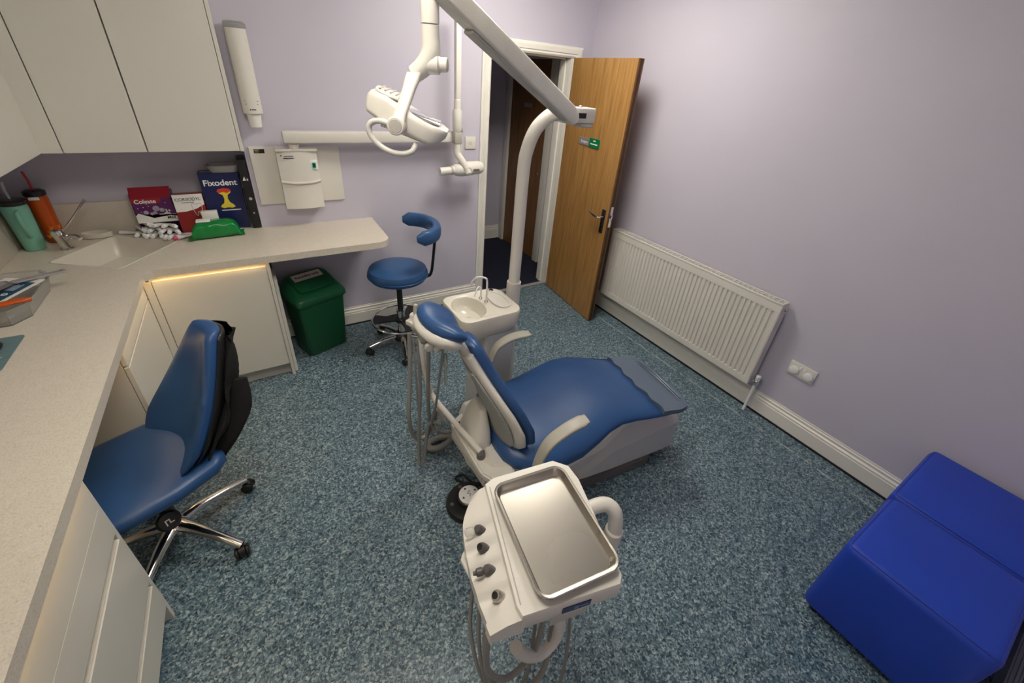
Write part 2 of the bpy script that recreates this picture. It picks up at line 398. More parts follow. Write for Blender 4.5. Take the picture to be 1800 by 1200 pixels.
# upstands
MB().box((XL + .02, AY - .02, H), (AX, AY, 1.04), .004).build('back_upstand', top_m, worktop)
MB().box((XL, YN, H), (XL + .02, AY, 1.04), .004).build('side_upstand', top_m, worktop)
w = MB(); w.box((-2.02, -.016, .60), (-1.99, -.001, H - T)); w.box((-2.02, -.24, H - T - .016), (-1.99, -.001, H - T)); w.box((-2.02, -.11, .63), (-1.99, -.1, H - T))
tag(w.build('shelf_bracket', plas_m, org=(-2.0, -.001, .6)), 'small white bracket under the free end of the worktop', 'bracket')
w = MB(); w.box((-.0, 0, 0), (.0, 0, 0)); w.bm.free()

# under-worktop LED strips (real warm strip lights)
led = MB().box((-3.12, -.502, .8125), (-2.612, -.488, .8165)).build('led_strip', led_m, org=(-2.9, -.466, .8)); tag(led, 'warm LED strip glowing above the corner cabinet door', 'strip light', 'warm strips under the worktop')
led = MB().box((-3.144, -1.105, .8125), (-3.130, -.52, .8165)).build('led_strip', led_m, org=(-3.17, -.8, .8)); tag(led, 'warm LED strip glowing above the narrow drawer in the corner', 'strip light', 'warm strips under the worktop')
led = MB().box((-3.144, -1.75, .8125), (-3.130, -1.12, .8165)).build('led_strip', led_m, org=(-3.17, -1.4, .8)); tag(led, 'warm LED strip over the knee space behind the office chair', 'strip light', 'warm strips under the worktop')
led = MB().box((-3.144, YN + .01, .8125), (-3.130, -1.78, .8165)).build('led_strip', led_m, org=(-3.17, -2.6, .8)); tag(led, 'warm LED strip glowing above the drawer unit', 'strip light', 'warm strips under the worktop')

# ================================================================== base cabinets
t = thing('base_cabinet', 'white flat-fronted base cabinet under the sink, left of the green bin', 'cabinet', (-2.86, -.2, 0))
MB().box((-3.13, -.465, .09), (-2.60, .165, .787)).build('carcass', carc_m, t)
MB().box((-3.118, -.483, .095), (-2.606, -.4655, .787), .0015, 1).build('door', lam_m, t)
MB().box((-2.604, -.487, .0), (-2.586, .165, .815), .001, 1).build('end_panel', lam_m, t)
MB().box((-3.13, -.44, 0), (-2.606, -.42, .09)).build('plinth', gplas_m, t)
t = tag(MB().box((-2.5845, -.45, 0), (-2.5665, -.27, .68), .001, 1).build('infill_panel', lam_m, org=(-2.57, -.2, 0)), 'loose white board standing between cabinet and green bin', 'panel')
t = thing('corner_cabinet', 'narrow white cabinet with one drawer in the worktop corner', 'cabinet', (-3.4, -.8, 0))
MB().box((XL + .01, -1.09, .09), (-3.175, -.47, .79)).build('carcass', carc_m, t)
MB().box((-3.173, -1.11, .70), (-3.155, -.486, .782), .0015, 1).build('drawer', lam_m, t)
MB().box((-3.173, -1.11, .095), (-3.155, -.486, .692), .0015, 1).build('door', lam_m, t)
MB().box((XL + .01, -1.11, 0), (-3.175, -1.092, .815), .001, 1).build('side_panel', lam_m, t)
MB().box((-3.22, -1.09, 0), (-3.2, -.47, .09)).build('plinth', gplas_m, t)
MB().box((-3.154, -.484, .095), (-3.121, -.467, .782), .001, 1).build('corner_filler', lam_m, t)
t = thing('drawer_unit', 'wide white drawer unit under the worktop nearest the camera', 'drawers', (-3.4, -2.6, 0))
MB().box((XL + .01, YN + .01, .09), (-3.19, -1.79, .79)).build('carcass', carc_m, t)
MB().box((XL + .01, -1.788, 0), (-3.157, -1.77, .815), .001, 1).build('side_panel', lam_m, t)
def drawer(z0, z1, groove):
    b = MB()
    pr = [(-3.19, z0), (-3.155, z0)]
    if groove: pr += [(-3.155, z1 - .030), (-3.159, z1 - .026), (-3.178, z1 - .020), (-3.178, z1)]
    else: pr += [(-3.155, z1)]
    pr += [(-3.19, z1)]
    b.loft([[V((x, y, z)) for x, z in pr] for y in (YN + .01, -1.79)]); d = b.build('drawer', lam_m, t, ang=20)
    if groove: MB().box((-3.180, YN + .012, z1 - .021), (-3.156, -1.80, z1 - .0185), .0005, 1).build('pull_rail', simple('rail_%d' % (z1 * 100), (.6, .56, .5), .3), d)
drawer(.655, .782, False); drawer(.535, .652, False); drawer(.258, .532, True); drawer(.095, .255, True)
MB().box((-3.24, YN + .01, 0), (-3.22, -1.79, .09)).build('plinth', gplas_m, t)
t = tag(MB().box((-3.62, -1.765, 0), (-3.60, -1.115, .815)).build('modesty_panel', lam_m, org=(-3.61, -1.4, 0)), 'white panel closing the back of the knee space', 'panel')

# ================================================================== wall cabinets
UB, UT, UY, UX = 1.36, 2.25, -.2, -3.37
doors = [(-3.295, -2.99, 'left'), (-2.987, -2.592, 'right')]
for x0, x1, n_ in doors:
    t = thing('wall_cabinet', 'white wall cabinet %s' % ('in the corner above the sink' if n_ == 'left' else 'at the right end, next to the cup dispenser'), 'cabinet', ((x0 + x1) / 2, 0, UB), 'white wall cabinets')
    MB().box((x0 + .001, UY + .019, UB), (x1 - .001, AY - .001, UT)).build('carcass', lam_m, t)
    MB().box((x0 + .0015, UY, UB), (x1 - .0015, UY + .018, UT), .001, 1).build('door', lam_m, t)
    if n_ == 'right': MB().box((x1 + .001, UY, UB - .002), (x1 + .018, AY - .001, UT), .001, 1).build('end_panel', lam_m, t)
t = thing('wall_cabinet', 'white wall cabinet running along the left wall above the tumblers', 'cabinet', (-3.5, -1.5, UB), 'white wall cabinets')
MB().box((XL + .001, YN + .6, UB), (UX - .02, AY - .001, UT)).build('carcass', lam_m, t)
w = MB(); w.box((UX - .018, YN + .6, UB), (UX, UY - .0, UT), .001, 1); w.build('door', lam_m, t)
MB().box((UX - .018, UY, UB), (-3.298, UY + .018, UT), .001, 1).build('corner_post', lam_m, t)

# ================================================================== things on the worktop
def tumbler(x, y, name, lab, m_, h, r0, r1, step, lean=0):
    t = thing(name, lab, 'tumbler', (x, y, H))
    MB().lathe([(r0 - .004, 0), (r0, .004), (r0 + .004, step - .01), (r1 - .004, step + .014), (r1, h - .02), (r1 - .003, h)], (x, y, H)).build('body', m_, t)
    return t
t = tumbler(-3.612, -.005, 'tumbler', 'mint green straw tumbler with handle beside the orange one', mint_m, .235, .040, .05, .09)
MB().lathe([(.050, .235), (.052, .238), (.052, .252), (.044, .262), (.012, .264)], (-3.612, -.005, H)).build('lid', dkclear_m, t)
MB().tube([(-3.612, -.005, H + .262), (-3.612, -.005, H + .31), (-3.609, -.005, H + .345)], .0055, 10).build('straw', simple('pale_straw', (.5, .6, .55), .3), t)
MB().tube([(-3.592, -.047, H + .21), (-3.587, -.085, H + .205), (-3.587, -.09, H + .16), (-3.589, -.06, H + .09), (-3.597, -.045, H + .085)], .009, 10, 4).build('handle', mint_m, t)
t = tumbler(-3.55, .098, 'tumbler', 'orange tumbler with red straw in the alcove corner', orange_m, .25, .036, .042, .08)
MB().lathe([(.042, .25), (.044, .252), (.044, .272), (.03, .28), (.01, .281)], (-3.55, .098, H)).build('lid', dkclear_m, t)
MB().tube([(-3.55, .098, H + .281), (-3.55, .098, H + .33), (-3.555, .096, H + .37)], .0055, 10).build('straw', simple('red_straw', (.5, .03, .03), .3), t)
w = MB()
for k in range(9):
    a = R(-110 + k * 17); z = H + .03 + .045 * ((k * 37) % 3) / 2; q = V((math.cos(a), math.sin(a), 0))
    for s_ in (-1, 0, 1):
        w.tube([V((-3.55, .098, z)) + q * .0385, V((-3.55, .098, z + .018)) + q * .0395 + q.cross(V((0, 0, 1))) * .008 * s_], [.003, .001], 6)
w.build('leaf_print', orange2_m, t)
MB().box((-3.568, .0515, H + .235), (-3.528, .0555, H + .25), .001).build('band', white_m, t)

t = thing('mixer_tap', 'chrome mixer tap with lever and long thin spout at the corner sink', 'tap', (-3.480, -0.055, H))
MB().lathe([(.030, 0), (.030, .006), (.024, .012), (.023, .05), (.026, .075), (.028, .09), (.022, .105), (.008, .112)], (-3.480, -0.055, H), (-.12, -.05, 1)).build('body', chrome_m, t)
MB().tube([(-3.475, -0.055, H + .095), (-3.435, -0.030, H + .135), (-3.390, 0.000, H + .19), (-3.360, 0.020, H + .225), (-3.353, 0.025, H + .235)], [.005, .0045, .0045, .006, .007], 10, 3).build('lever', chrome_m, t)
MB().tube([(-3.480, -0.055, H + .045), (-3.445, -0.085, H + .075), (-3.410, -0.115, H + .08), (-3.397, -0.126, H + .07)], [.014, .013, .012, .012], 12, 4).build('spout', chrome_m, t)
b_ = MB(); rings = []
for f_, z in ((.8, 0), (1, .004), (1.05, .03), (1.0, .031), (.93, .008), (.3, .006)): rings.append(ring((-3.385, .10, H + z), (1, 0, 0), (0, 1, 0), .065 * f_, .035 * f_, 28, 2.2))
b_.loft(rings); tag(b_.build('soap_dish', sink_m, org=(-3.385, .1, H)), 'cream oval soap dish behind the tap', 'dish')

# cartons
def carton(name, lab, x0, x1, y0, y1, z1, m_, rot=0, lean=0):
    t = thing(name, lab, 'box', ((x0 + x1) / 2, (y0 + y1) / 2, H))
    return t
def pbox(t, nm, x0, x1, y0, y1, z0, z1, m_, bev=.0012): return MB().box((x0, y0, z0), (x1, y1, z1), bev, 1).build(nm, m_, t)
X = (1, 0, 0); Z = (0, 0, 1)
# toothpaste dispensing carton (open bottom front, header lid)
t = carton('toothpaste_box', '', 0, 0, 0, 0, 0, None); bpy.data.objects.remove(t)
x0, x1, y0, y1 = -3.178, -2.992, .045, .146
t = thing('toothpaste_box', 'purple and white display carton of small toothpaste tubes', 'box', (-3.1, .05, H))
w = MB(); w.box((x0, y1 - .003, H), (x1, y1, H + .24)); w.box((x0, y0, H), (x0 + .003, y1, H + .24)); w.box((x1 - .003, y0, H), (x1, y1, H + .24)); w.box((x0, y0, H), (x1, y1, H + .003)); w.box((x0, y0, H + .075), (x1, y0 + .003, H + .215))
w.build('carton', purple_m, t)
pbox(t, 'lower_print', x0, x1, y0 - .0008, y0, H + .075, H + .118, paper_m, 0)
pts = [(x0, H + .115)] + [(x0 + (x1 - x0) * k / 12, H + .118 + .012 * math.sin(k * .9) + .006 * math.sin(k * 2.1)) for k in range(13)] + [(x1, H + .115)]
mxz = frame((0, y0 - .0004, 0), X, Z, (0, -1, 0)); MB().prism([(p[0], p[1]) for p in pts], 0, .0007, frame((0, y0 - .0004, 0), X, Z, (0, -1, 0))).build('snow_print', paper_m, t)
MB().prism([(x0, H + .19), (x0 + .10, H + .178), (x0 + .13, H + .19), (x0 + .135, H + .215), (x0, H + .215)], 0, .0008, frame((0, y0 - .0004, 0), X, Z, (0, -1, 0))).build('brand_panel', crim_m, t)
MB().loft([[V((x, y0 - .001, H + .213)), V((x, y0 + .045, H + .268)), V((x, y0 + .047, H + .266)), V((x, y0 + .001, H + .211))] for x in (x0, x1)]).build('lid_flap', crim_m, t)
text('brand_text', 'Colgate', .031, (x0 + .062, y0 - .0022, H + .197), X, Z, white_m, t, .0004, bold=.0006)
text('age_text', '3+', .026, (x1 - .035, y0 - .0022, H + .138), X, Z, white_m, t, .0004, bold=.0005)
text('mild_text', 'Mild', .022, (x1 - .028, y0 - .0022, H + .098), X, Z, ink_m, t, .0004, bold=.0005)
w = MB()
for (a_, c_, r_) in ((.05, .135, .012), (.075, .125, .009), (.10, .155, .016), (.125, .145, .012), (.09, .13, .01)): w.ell((x0 + a_, y0 - .0005, H + c_), (r_, .0012, r_), seg=12)
w.build('blob_print', simple('muted_print', (.35, .33, .38), .4, .3, 60), t)
for (a_, c_) in ((.02, .16), (.045, .165), (.03, .14), (.15, .185), (.07, .17)): MB().ell((x0 + a_, y0 - .0006, H + c_), (.0025, .001, .0025), seg=8).build('star_print', white_m, t)
# CORSODYL carton leaning back
x0, x1, y0, y1 = -2.985, -2.842, -.01, .07; q = M.Translation((x0, y0, H)) @ M.Rotation(R(-6), 4, 'X') @ M.Translation((-x0, -y0, -H))
t = thing('mouthwash_box', 'white and dark red carton with tooth outline beside the purple carton', 'box', (-2.91, .05, H))
MB().box((x0, y0, H + .001), (x1, y1, H + .235), .001, 1, q).build('carton', red_m, t)
yy = y0 - .0006
def onf(p): return q @ V(p)
b_ = MB(); fm = q @ frame((0, yy + .0002, 0), X, Z, (0, -1, 0))
b_.prism([(x0, H + .135), (x0 + .05, H + .137), (x0 + .1, H + .15), (x1, H + .172), (x1, H + .234), (x0, H + .234)], 0, .0007, fm).build('white_panel', paper_m, t)
text('brand_text', 'CORSODYL', .0235, onf((x0 + .07, yy - .001, H + .205)), X, q.to_3x3() @ V(Z), ink_m, t, .0003, bold=.0002)
text('sub_text', 'mouthwash', .013, onf((x0 + .066, yy - .001, H + .188)), X, q.to_3x3() @ V(Z), ink_m, t, .0003)
b_ = MB(); b_.tube([onf((x0 + a_, yy - .001, H + c_)) for a_, c_ in ((.08, .165), (.084, .14), (.092, .115), (.099, .11), (.104, .13), (.11, .13), (.114, .11), (.122, .115), (.126, .145), (.128, .17), (.12, .182), (.104, .176), (.088, .182), (.08, .175))], .0016, 6, 3, loop=True)
b_.build('tooth_outline', simple('silver_ink', (.5, .5, .5), .3), t)
# Fixodent carton
x0, x1, y0, y1 = -2.835, -2.635, .03, .115
t = thing('adhesive_box', 'tall navy carton with yellow apple core picture', 'box', (-2.73, .07, H))
pbox(t, 'carton', x0, x1, y0, y1, H, H + .345, navy_m)
text('brand_text', 'Fixodent', .048, ((x0 + x1) / 2 - .002, y0 - .001, H + .285), X, Z, white_m, t, .0004, bold=.0009)
text('top_text', 'Fixodent', .03, ((x0 + x1) / 2 - .03, (y0 + y1) / 2 - .01, H + .3455), X, (0, 1, 0), white_m, t, .0003)
cx_ = (x0 + x1) / 2 + .006
core = [(-.034, .10), (-.03, .09), (-.012, .078), (-.008, .055), (-.014, .03), (-.03, .018), (-.036, .006), (-.02, -.002), (.0, .002), (.025, -.002), (.04, .006), (.03, .02), (.016, .034), (.010, .056), (.014, .078), (.03, .09), (.034, .10), (.0, .108)]
MB().prism([(cx_ + a_, H + .135 + c_) for a_, c_ in core], 0, .0008, frame((0, y0 - .0002, 0), X, Z, (0, -1, 0))).build('apple_print', yellow_m, t)
MB().prism([(cx_ - .037, H + .236), (cx_ - .03, H + .226), (cx_ - .005, H + .232), (cx_ + .014, H + .224), (cx_ + .034, H + .236), (cx_ + .03, H + .248), (cx_, H + .254), (cx_ - .03, H + .248)], 0, .001, frame((0, y0 - .0004, 0), X, Z, (0, -1, 0))).build('apple_top_print', redink_m, t)
MB().box((x0 + .07, y0 - .001, H + .118), (x1 - .03, y0, H + .123)).build('line_print', white_m, t)
# plastic tray on top
b_ = MB(); rings = []
for f_, z in ((.78, 0), (.82, .002), (1.0, .038), (1.08, .040), (1.08, .042), (.97, .041), (.78, .006), (.1, .004)): rings.append(ring((-2.70, .06, H + .3466 + z), X, (0, 1, 0), .085 * f_, .055 * f_, 28, 4))
b_.loft(rings); tag(b_.build('plastic_tray', mat('cloudy_tray', (.55, .53, .55), .2, trans=.5), org=(-2.7, .06, H + .3466)), 'cloudy clear plastic tray lying on the navy carton', 'tray')
# black slim device at the alcove end
t = thing('black_wall_box', 'tall slim black box standing at the right end of the alcove', 'box', (-2.60, .06, H))
MB().box((-2.625, -.005, H), (-2.582, .155, H + .42), .004).build('case', black_m, t)
MB().box((-2.6315, .02, H + .12), (-2.6252, .06, H + .24), .001).build('slot', simple('dark_print', (.03, .03, .03), .3), t)
for z_, r_ in ((.19, .009), (.10, .005)): MB().disc((-2.60, -.005, H + z_), r_, .003, (0, -1, 0)).build('button', gplas_m, t)
w = MB(); w.prism([(-2.618, H + .30), (-2.606, H + .325), (-2.601, H + .30)], 0, .001, frame((0, -.0052, 0), X, Z, (0, -1, 0))); w.prism([(-2.598, H + .30), (-2.593, H + .315), (-2.588, H + .30)], 0, .001, frame((0, -.0052, 0), X, Z, (0, -1, 0))); w.build('mark', white_m, t)
# wipes packet
t = thing('wipes_packet', 'shiny green foil packet of wipes in front of the cartons', 'packet', (-2.82, -.09, H))
rings = []
for k in range(17):
    u = -1 + 2 * k / 16; e_ = abs(u)
    hh = .046 * (1 - e_ ** 5) ** .5 + .003 if e_ < 1 else .003
    ww = .055 * (1 - .12 * e_ ** 3) * (1 + .05 * math.sin(k * 2.2))
    rg = ring((-2.815 + .125 * u, -.085 + .012 * u, H + hh + .001), (0, 1, 0), Z, ww, hh, 24, 3.2)
    rings.append([p + V((0, .003 * math.sin(i * 1.7 + k), .002 * math.sin(i * 2.3 + k * 1.3) if p.z > H + .01 else 0)) for i, p in enumerate(rg)])
MB().loft(rings).build('foil_wrap', gfoil_m, t, ang=60)
for s_ in (-1, 1):
    w = MB(); pts = [(-2.815 + s_ * .122, -.085 + .012 * s_ - .045), (-2.815 + s_ * .142, -.085 + .012 * s_ - .052), (-2.815 + s_ * .138, -.085 + .012 * s_ + .02), (-2.815 + s_ * .142, -.085 + .012 * s_ + .05), (-2.815 + s_ * .122, -.085 + .012 * s_ + .045)]
    if s_ < 0: pts = pts[::-1]
    w.prism(pts, H + .008, H + .012); w.build('crimped_end', gfoil_m, t)
MB().box((-2.90, -.115, H + .098), (-2.83, -.06, H + .106), .003).build('seal_flap', white_m, t)
tag(MB().box((-2.87, -.025, H + .0005), (-2.79, .008, H + .135), .002).build('small_carton', paper_m, org=(-2.83, -.01, H)), 'small plain white carton standing behind the green packet', 'box')
# toothpaste tubes
def tubemesh(nm, m_, loc, rz, ry, cap_=white_m):
    t = thing(nm, '', '', (0, 0, 0)); t.location = (0, 0, 0); ORG[t.name] = V((0, 0, 0))
    rings = [ring((x, 0, 0), (0, 1, 0), Z, a, b_, 16, 2) for x, a, b_ in ((-.04, .0165, .0012), (-.034, .0165, .003), (0, .0145, .010), (.024, .0125, .012), (.028, .008, .008))]
    MB().loft(rings).build('tube_body', m_, t)
    MB().lathe([(.009, 0), (.0105, .002), (.0105, .018), (.009, .02)], (.028, 0, 0), X, 14).build('cap', cap_, t)
    return t
proto = tubemesh('toothpaste_tube', simple('tube_white', (.75, .74, .72), .25), 0, 0, 0)
def place_tube(o, x, y, z, rz, ry, label, group):
    o.location = (x, y, H + z); o.rotation_euler = (0, R(ry), R(rz)); tag(o, label, 'toothpaste tube', group)
def dup(root):
    r = root.copy(); COL.objects.link(r)
    for ch in root.children:
        c = ch.copy(); COL.objects.link(c); c.parent = r
    return r
G = 'loose toothpaste tubes spilling from the purple carton'
spots = []
def edge_y(x): return .062 - .60 * (x + 3.2)
for k in range(8): x = -3.20 + .0275 * k; spots.append((x, edge_y(x) + .008 * math.sin(k * 2.1), .0135, -95 + 14 * math.sin(k * 1.9), 0))
for k in range(7): x = -3.185 + .029 * k; spots.append((x, edge_y(x) + .030 + .006 * math.sin(k * 2.7), .0385, -92 + 28 * math.sin(k * 2.3 + 1), 4))
for k in range(5): x = -3.150 + .030 * k; spots.append((x, .095, .0135 if k % 2 else .016, -90 + 6 * math.sin(k * 3.1), 0))
for k in range(5): x = -3.155 + .033 * k; spots.append((x, edge_y(x) + .045, .062, -90 + 30 * math.sin(k * 1.3 + 2), -6))
LB = 'small white toothpaste tube in the loose pile under the purple carton'
for k, sp in enumerate(spots):
    o = proto if k == 0 else dup(proto)
    place_tube(o, *sp, LB, G)
o = tubemesh('toothpaste_tube', simple('tube_white2', (.72, .70, .70), .25), 0, 0, 0, pink_m)
place_tube(o, -2.985, -.075, .0135, -150, 0, 'toothpaste tube with bright pink cap at the right of the pile', None)
o = dup(proto); place_tube(o, -2.955, -.035, .0135, -25, 0, 'white toothpaste tube lying crossways furthest right, towards the green packet', None)
o = dup(proto); place_tube(o, -3.245, .095, .0135, -200, 0, 'white toothpaste tube lying crossways furthest left, towards the sink', None)

# clear tub with leaflet, orange pick and a hand mirror
tc = V((-3.548, -.72, H))
def octr(c, a, b_, z, ch=.35):
    return [V((c.x + x, c.y + y, z)) for x, y in ((a, -b_ * (1 - ch)), (a, b_ * (1 - ch)), (a * (1 - ch), b_), (-a * (1 - ch), b_), (-a, b_ * (1 - ch)), (-a, -b_ * (1 - ch)), (-a * (1 - ch), -b_), (a * (1 - ch), -b_))]
t = thing('storage_tub', 'clear eight-sided plastic tub at the left edge of the worktop', 'tub', tuple(tc))
b_ = MB(); b_.loft([octr(tc, .115, .185, H + .0005), octr(tc, .13, .20, H + .066), octr(tc, .137, .208, H + .067), octr(tc, .137, .208, H + .070), octr(tc, .126, .196, H + .068), octr(tc, .111, .181, H + .005)]); b_.build('tub', frost_m, t, ang=15)
b_ = MB(); b_.box((-3.665, -.86, H + .045), (-3.52, -.66, H + .047)); lf = b_
q = M.Translation((-3.515, -.735, H + .080)) @ M.Rotation(R(-28), 4, 'Z') @ M.Rotation(R(3), 4, 'X')
t = thing('leaflet', 'white leaflet with slate blue panel lying in the clear tub', 'leaflet', (-3.515, -.735, H + .08))
MB().box((-.075, -.10, -.001), (.075, .10, .001), 0, 1, q).build('sheet', paper_m, t)
MB().box((-.055, -.085, .001), (.062, .07, .0016), 0, 1, q).build('blue_panel', blueink_m, t)
w = MB()
for k in range(4): w.box((.035 - .009 * k, -.0, .0016), (.040 - .009 * k, .05 - .006 * (k % 2), .0021), 0, 1, q)
w.build('panel_lines', simple('pale_print', (.4, .5, .6), .4), t)
w = MB(); w.lathe([(.010, .0016), (.010, .0024), (.006, .0024), (.006, .0016)], (0, 0, 0)); w.bm.transform(q @ M.Translation((.035, -.03, 0))); w.build('circle_mark', white_m, t)
t = MB(); rg = []
for k, (x, y, a) in enumerate(((-.05, 0, .006), (-.03, .004, .016), (0, .0, .02), (.03, .006, .018), (.055, .0, .014), (.07, -.003, .004))): rg.append(ring(V((-3.475 + x, -.868 + y + .25 * x, H + .0785)), (0, 1, 0), Z, a, .008, 16, 2))
tag(t.loft(rg).build('orange_wrapper', simple('orange_plastic', (.62, .10, .01), .25, .1), org=(-3.475, -.868, H + .08)), 'crumpled orange wrapper lying at the near end of the clear tub', 'wrapper')
t = thing('hand_mirror', 'hand mirror with clear handle resting on the rim of the clear tub', 'mirror', (-3.46, -.68, H + .075))
a0, a1 = V((-3.475, -.700, H + .0985)), V((-3.358, -.612, H + .088)); dr = (a1 - a0).normalized(); mf = frame(a0, dr, Z.__class__((0, 0, 1)) if False else V((0, 0, 1)).cross(dr))
MB().prism(rrect(-.02, -.015, .155, .015, .014), -.004, .004, mf, .002, 1).build('handle', mat('frosted_handle', (.45, .43, .44), .25, trans=.3), t)
MB().prism([(-.02, -.02), (-.02, .02), (-.07, .05), (-.11, .045), (-.13, 0), (-.11, -.045), (-.07, -.05)], -.005, .005, mf, .002, 1).build('frame', dgrey_m, t)
MB().prism([(-.03, -.013), (-.03, .013), (-.07, .042), (-.105, .038), (-.12, 0), (-.105, -.038), (-.07, -.042)], .005, .006, mf).build('glass', mirror_m, t)
MB().disc(mf @ V((.14, 0, .004)), .006, .003).build('hanging_stud', chrome_m, t)
# mouse mat and mouse
t = tag(MB().prism(rrect(-3.66, -1.24, -3.415, -1.0, .012), H + .0005, H + .0035).build('mouse_mat', mat_m, org=(-3.54, -1.12, H)), 'grey green patterned mouse mat at the left edge of the worktop', 'mouse mat')
w = MB()
for k in range(14): w.prism(rrect(-3.65 + .05 * (k % 5), -1.23 + .075 * (k // 5), -3.635 + .05 * (k % 5), -1.22 + .075 * (k // 5), .004), H + .0035, H + .0039)
w.build('mat_pattern', simple('mat_print', (.32, .40, .40), .6), t)
t = thing('computer_mouse', 'black computer mouse on the grey green mat', 'mouse', (-3.485, -1.10, H + .0045))
b_ = MB(); b_.loft([ring((-3.485, -1.10, H + .0045 + z), (.25, 1, 0), (1, -.25, 0), a, c_, 28, 2.4) for z, a, c_ in ((0, .050, .028), (.008, .054, .031), (.022, .048, .027), (.032, .032, .018), (.036, .01, .006))])
b_.build('shell', black_m, t); MB().disc((-3.48, -1.082, H + .037), .005, .004).build('scroll_wheel', gplas_m, t)

# ================================================================== back wall fixtures
# cup dispenser
t = thing('cup_dispenser', 'white tubular cup dispenser on the back wall beside the wall cabinet', 'cup dispenser', (-2.484, -.055, 1.5))
MB().lathe([(.046, 0), (.049, .004), (.049, .40), (.046, .402)], (-2.484, -.055, 1.535)).build('tube', plas_m, t)
MB().lathe([(.045, 0), (.052, .002), (.052, .022), (.046, .03), (.04, .032)], (-2.484, -.055, 1.935)).build('cap', frost_m, t)
MB().box((-2.51, -.014, 1.58), (-2.458, -.001, 1.90), .003).build('wall_bracket', plas_m, t)
w = MB(); w.disc((-2.515, -.096, 1.60), .0025, .002, (0, -1, 0), 10, .0005); w.disc((-2.513, -.098, 1.585), .0025, .002, (0, -1, 0), 10, .0005); w.disc((-2.453, -.096, 1.60), .0025, .002, (0, -1, 0), 10, .0005); w.disc((-2.455, -.098, 1.585), .0025, .002, (0, -1, 0), 10, .0005); w.build('screw', dgrey_m, t)
w = MB(); w.box((-2.499, -.1052, 1.555), (-2.493, -.1040, 1.561)); w.box((-2.490, -.1052, 1.556), (-2.468, -.1040, 1.5605)); w.build('maker_mark', ink_m, t)
t = tag(MB().lathe([(.028, -.07), (.030, -.07), (.037, .01), (.0345, .01), (.027, -.068)], (-2.484, -.055, 1.535)).build('paper_cup', paper_m, org=(-2.484, -.055, 1.47)), 'white paper cup hanging out of the dispenser tube', 'cup')

# x-ray unit
t = thing('x_ray_unit', 'white wall mounted dental x-ray unit with folded arm and tube head', 'x-ray unit', (-2.3, 0, 1.0))
MB().box((-2.55, -.016, 1.005), (-2.045, -.001, 1.352), .004).build('wall_plate', plas_m, t)
b_ = MB(); b_.loft([[V((x, y, z)) for x, y in ((-2.415, -.017), (-2.415, -.075), (-2.36, -.092), (-2.30, -.096), (-2.24, -.092), (-2.19, -.075), (-2.19, -.017))] for z in (.985, 1.34)]); b_.build('control_box', plas_m, t, ang=50)
MB().box((-2.419, -.10, 1.335), (-2.186, -.017, 1.349), .003).build('box_top', plas_m, t)
b_ = MB(); b_.tube([(-2.413, -.078, 1.155), (-2.36, -.097, 1.15), (-2.30, -.102, 1.148), (-2.24, -.097, 1.15), (-2.19, -.078, 1.155)], .008, 8, 3); b_.build('trim_lip', plas_m, t)
b_ = MB(); b_.box((-2.239, -.1, 1.225), (-2.196, -.083, 1.28), .002, 1, M.Translation((0, .008, 0))); b_.build('switch_plate', white_m, t)
MB().box((-2.228, -.098, 1.235), (-2.207, -.091, 1.268), .002).build('power_switch', dkgreen_m, t)
MB().box((-2.225, -.0985, 1.243), (-2.21, -.0972, 1.262), .0004).build('switch_rocker', black_m, t)
sb = MB(); sb.box((-2.525, -.0175, 1.315), (-2.47, -.0162, 1.338)); sl = sb.build('serial_label', ink_m, t)
text('label_text', 'DATE', .009, (-2.510, -.018, 1.332), X, Z, white_m, t, .0002); text('label_text', '2022', .010, (-2.510, -.018, 1.322), X, Z, yellow_m, t, .0002)
w = MB(); w.box((-2.395, -.0872, 1.307), (-2.388, -.084, 1.313), 0, 1, M.Translation((0, .0005, 0))); w.box((-2.383, -.092, 1.2945), (-2.325, -.09, 1.298), 0, 1, M.Translation((0, -.004, 0))); w.box((-2.378, -.092, 1.306), (-2.325, -.09, 1.3085), 0, 1, M.Translation((0, -.004, 0))); w.build('maker_mark', ink_m, t)
MB().lathe([(.03, 0), (.03, .03), (.022, .034), (.022, .06)], (-2.31, -.075, 1.345)).build('pivot', plas_m, t)
MB().box((-2.365, -.13, 1.385), (-1.24, -.06, 1.45), .008).build('horizontal_arm', plas_m, t)
ax_, ay_ = -1.262, -.15
b_ = MB(); b_.box((ax_ - .03, ay_ - .03, 1.38), (ax_ + .03, ay_ + .04, 1.46), .01); b_.build('elbow', simple('joint_grey', (.42, .40, .36), .4), t)
MB().box((-1.235, -.12, 1.30), (-1.205, -.10, 1.50), .003).build('brake_bar', plas_m, t)
MB().box((-1.232, -.125, 1.43), (-1.208, -.119, 1.48), .002).build('brake_slot', dgrey_m, t)
MB().lathe([(.028, 1.46), (.034, 1.475), (.034, 1.58), (.03, 1.60)], (ax_, ay_, 0)).build('lower_knuckle', plas_m, t)
MB().lathe([(.024, 1.60), (.024, 1.66), (.02, 1.665)], (ax_, ay_, 0)).build('collar', plas_m, t)
MB().box((ax_ - .018, ay_ - .02, 1.66), (ax_ + .02, ay_ + .02, 2.15), .006).build('folded_arm', plas_m, t)
MB().lathe([(.026, 1.33), (.026, 1.38)], (ax_, ay_, 0)).build('swivel', plas_m, t)
b_ = MB(); b_.tube([(ax_, ay_, 1.34), (ax_ + .002, ay_ - .005, 1.31), (ax_ + .03, ay_ - .035, 1.26), (ax_ + .055, ay_ - .055, 1.21), (ax_ + .06, ay_ - .058, 1.19)], [.026, .026, .024, .026, .03], 16, 4); b_.build('fork', plas_m, t)
hc = V((ax_ + .05, ay_ - .01, 1.205)); hdir = V((-1, 0, -.06)).normalized()
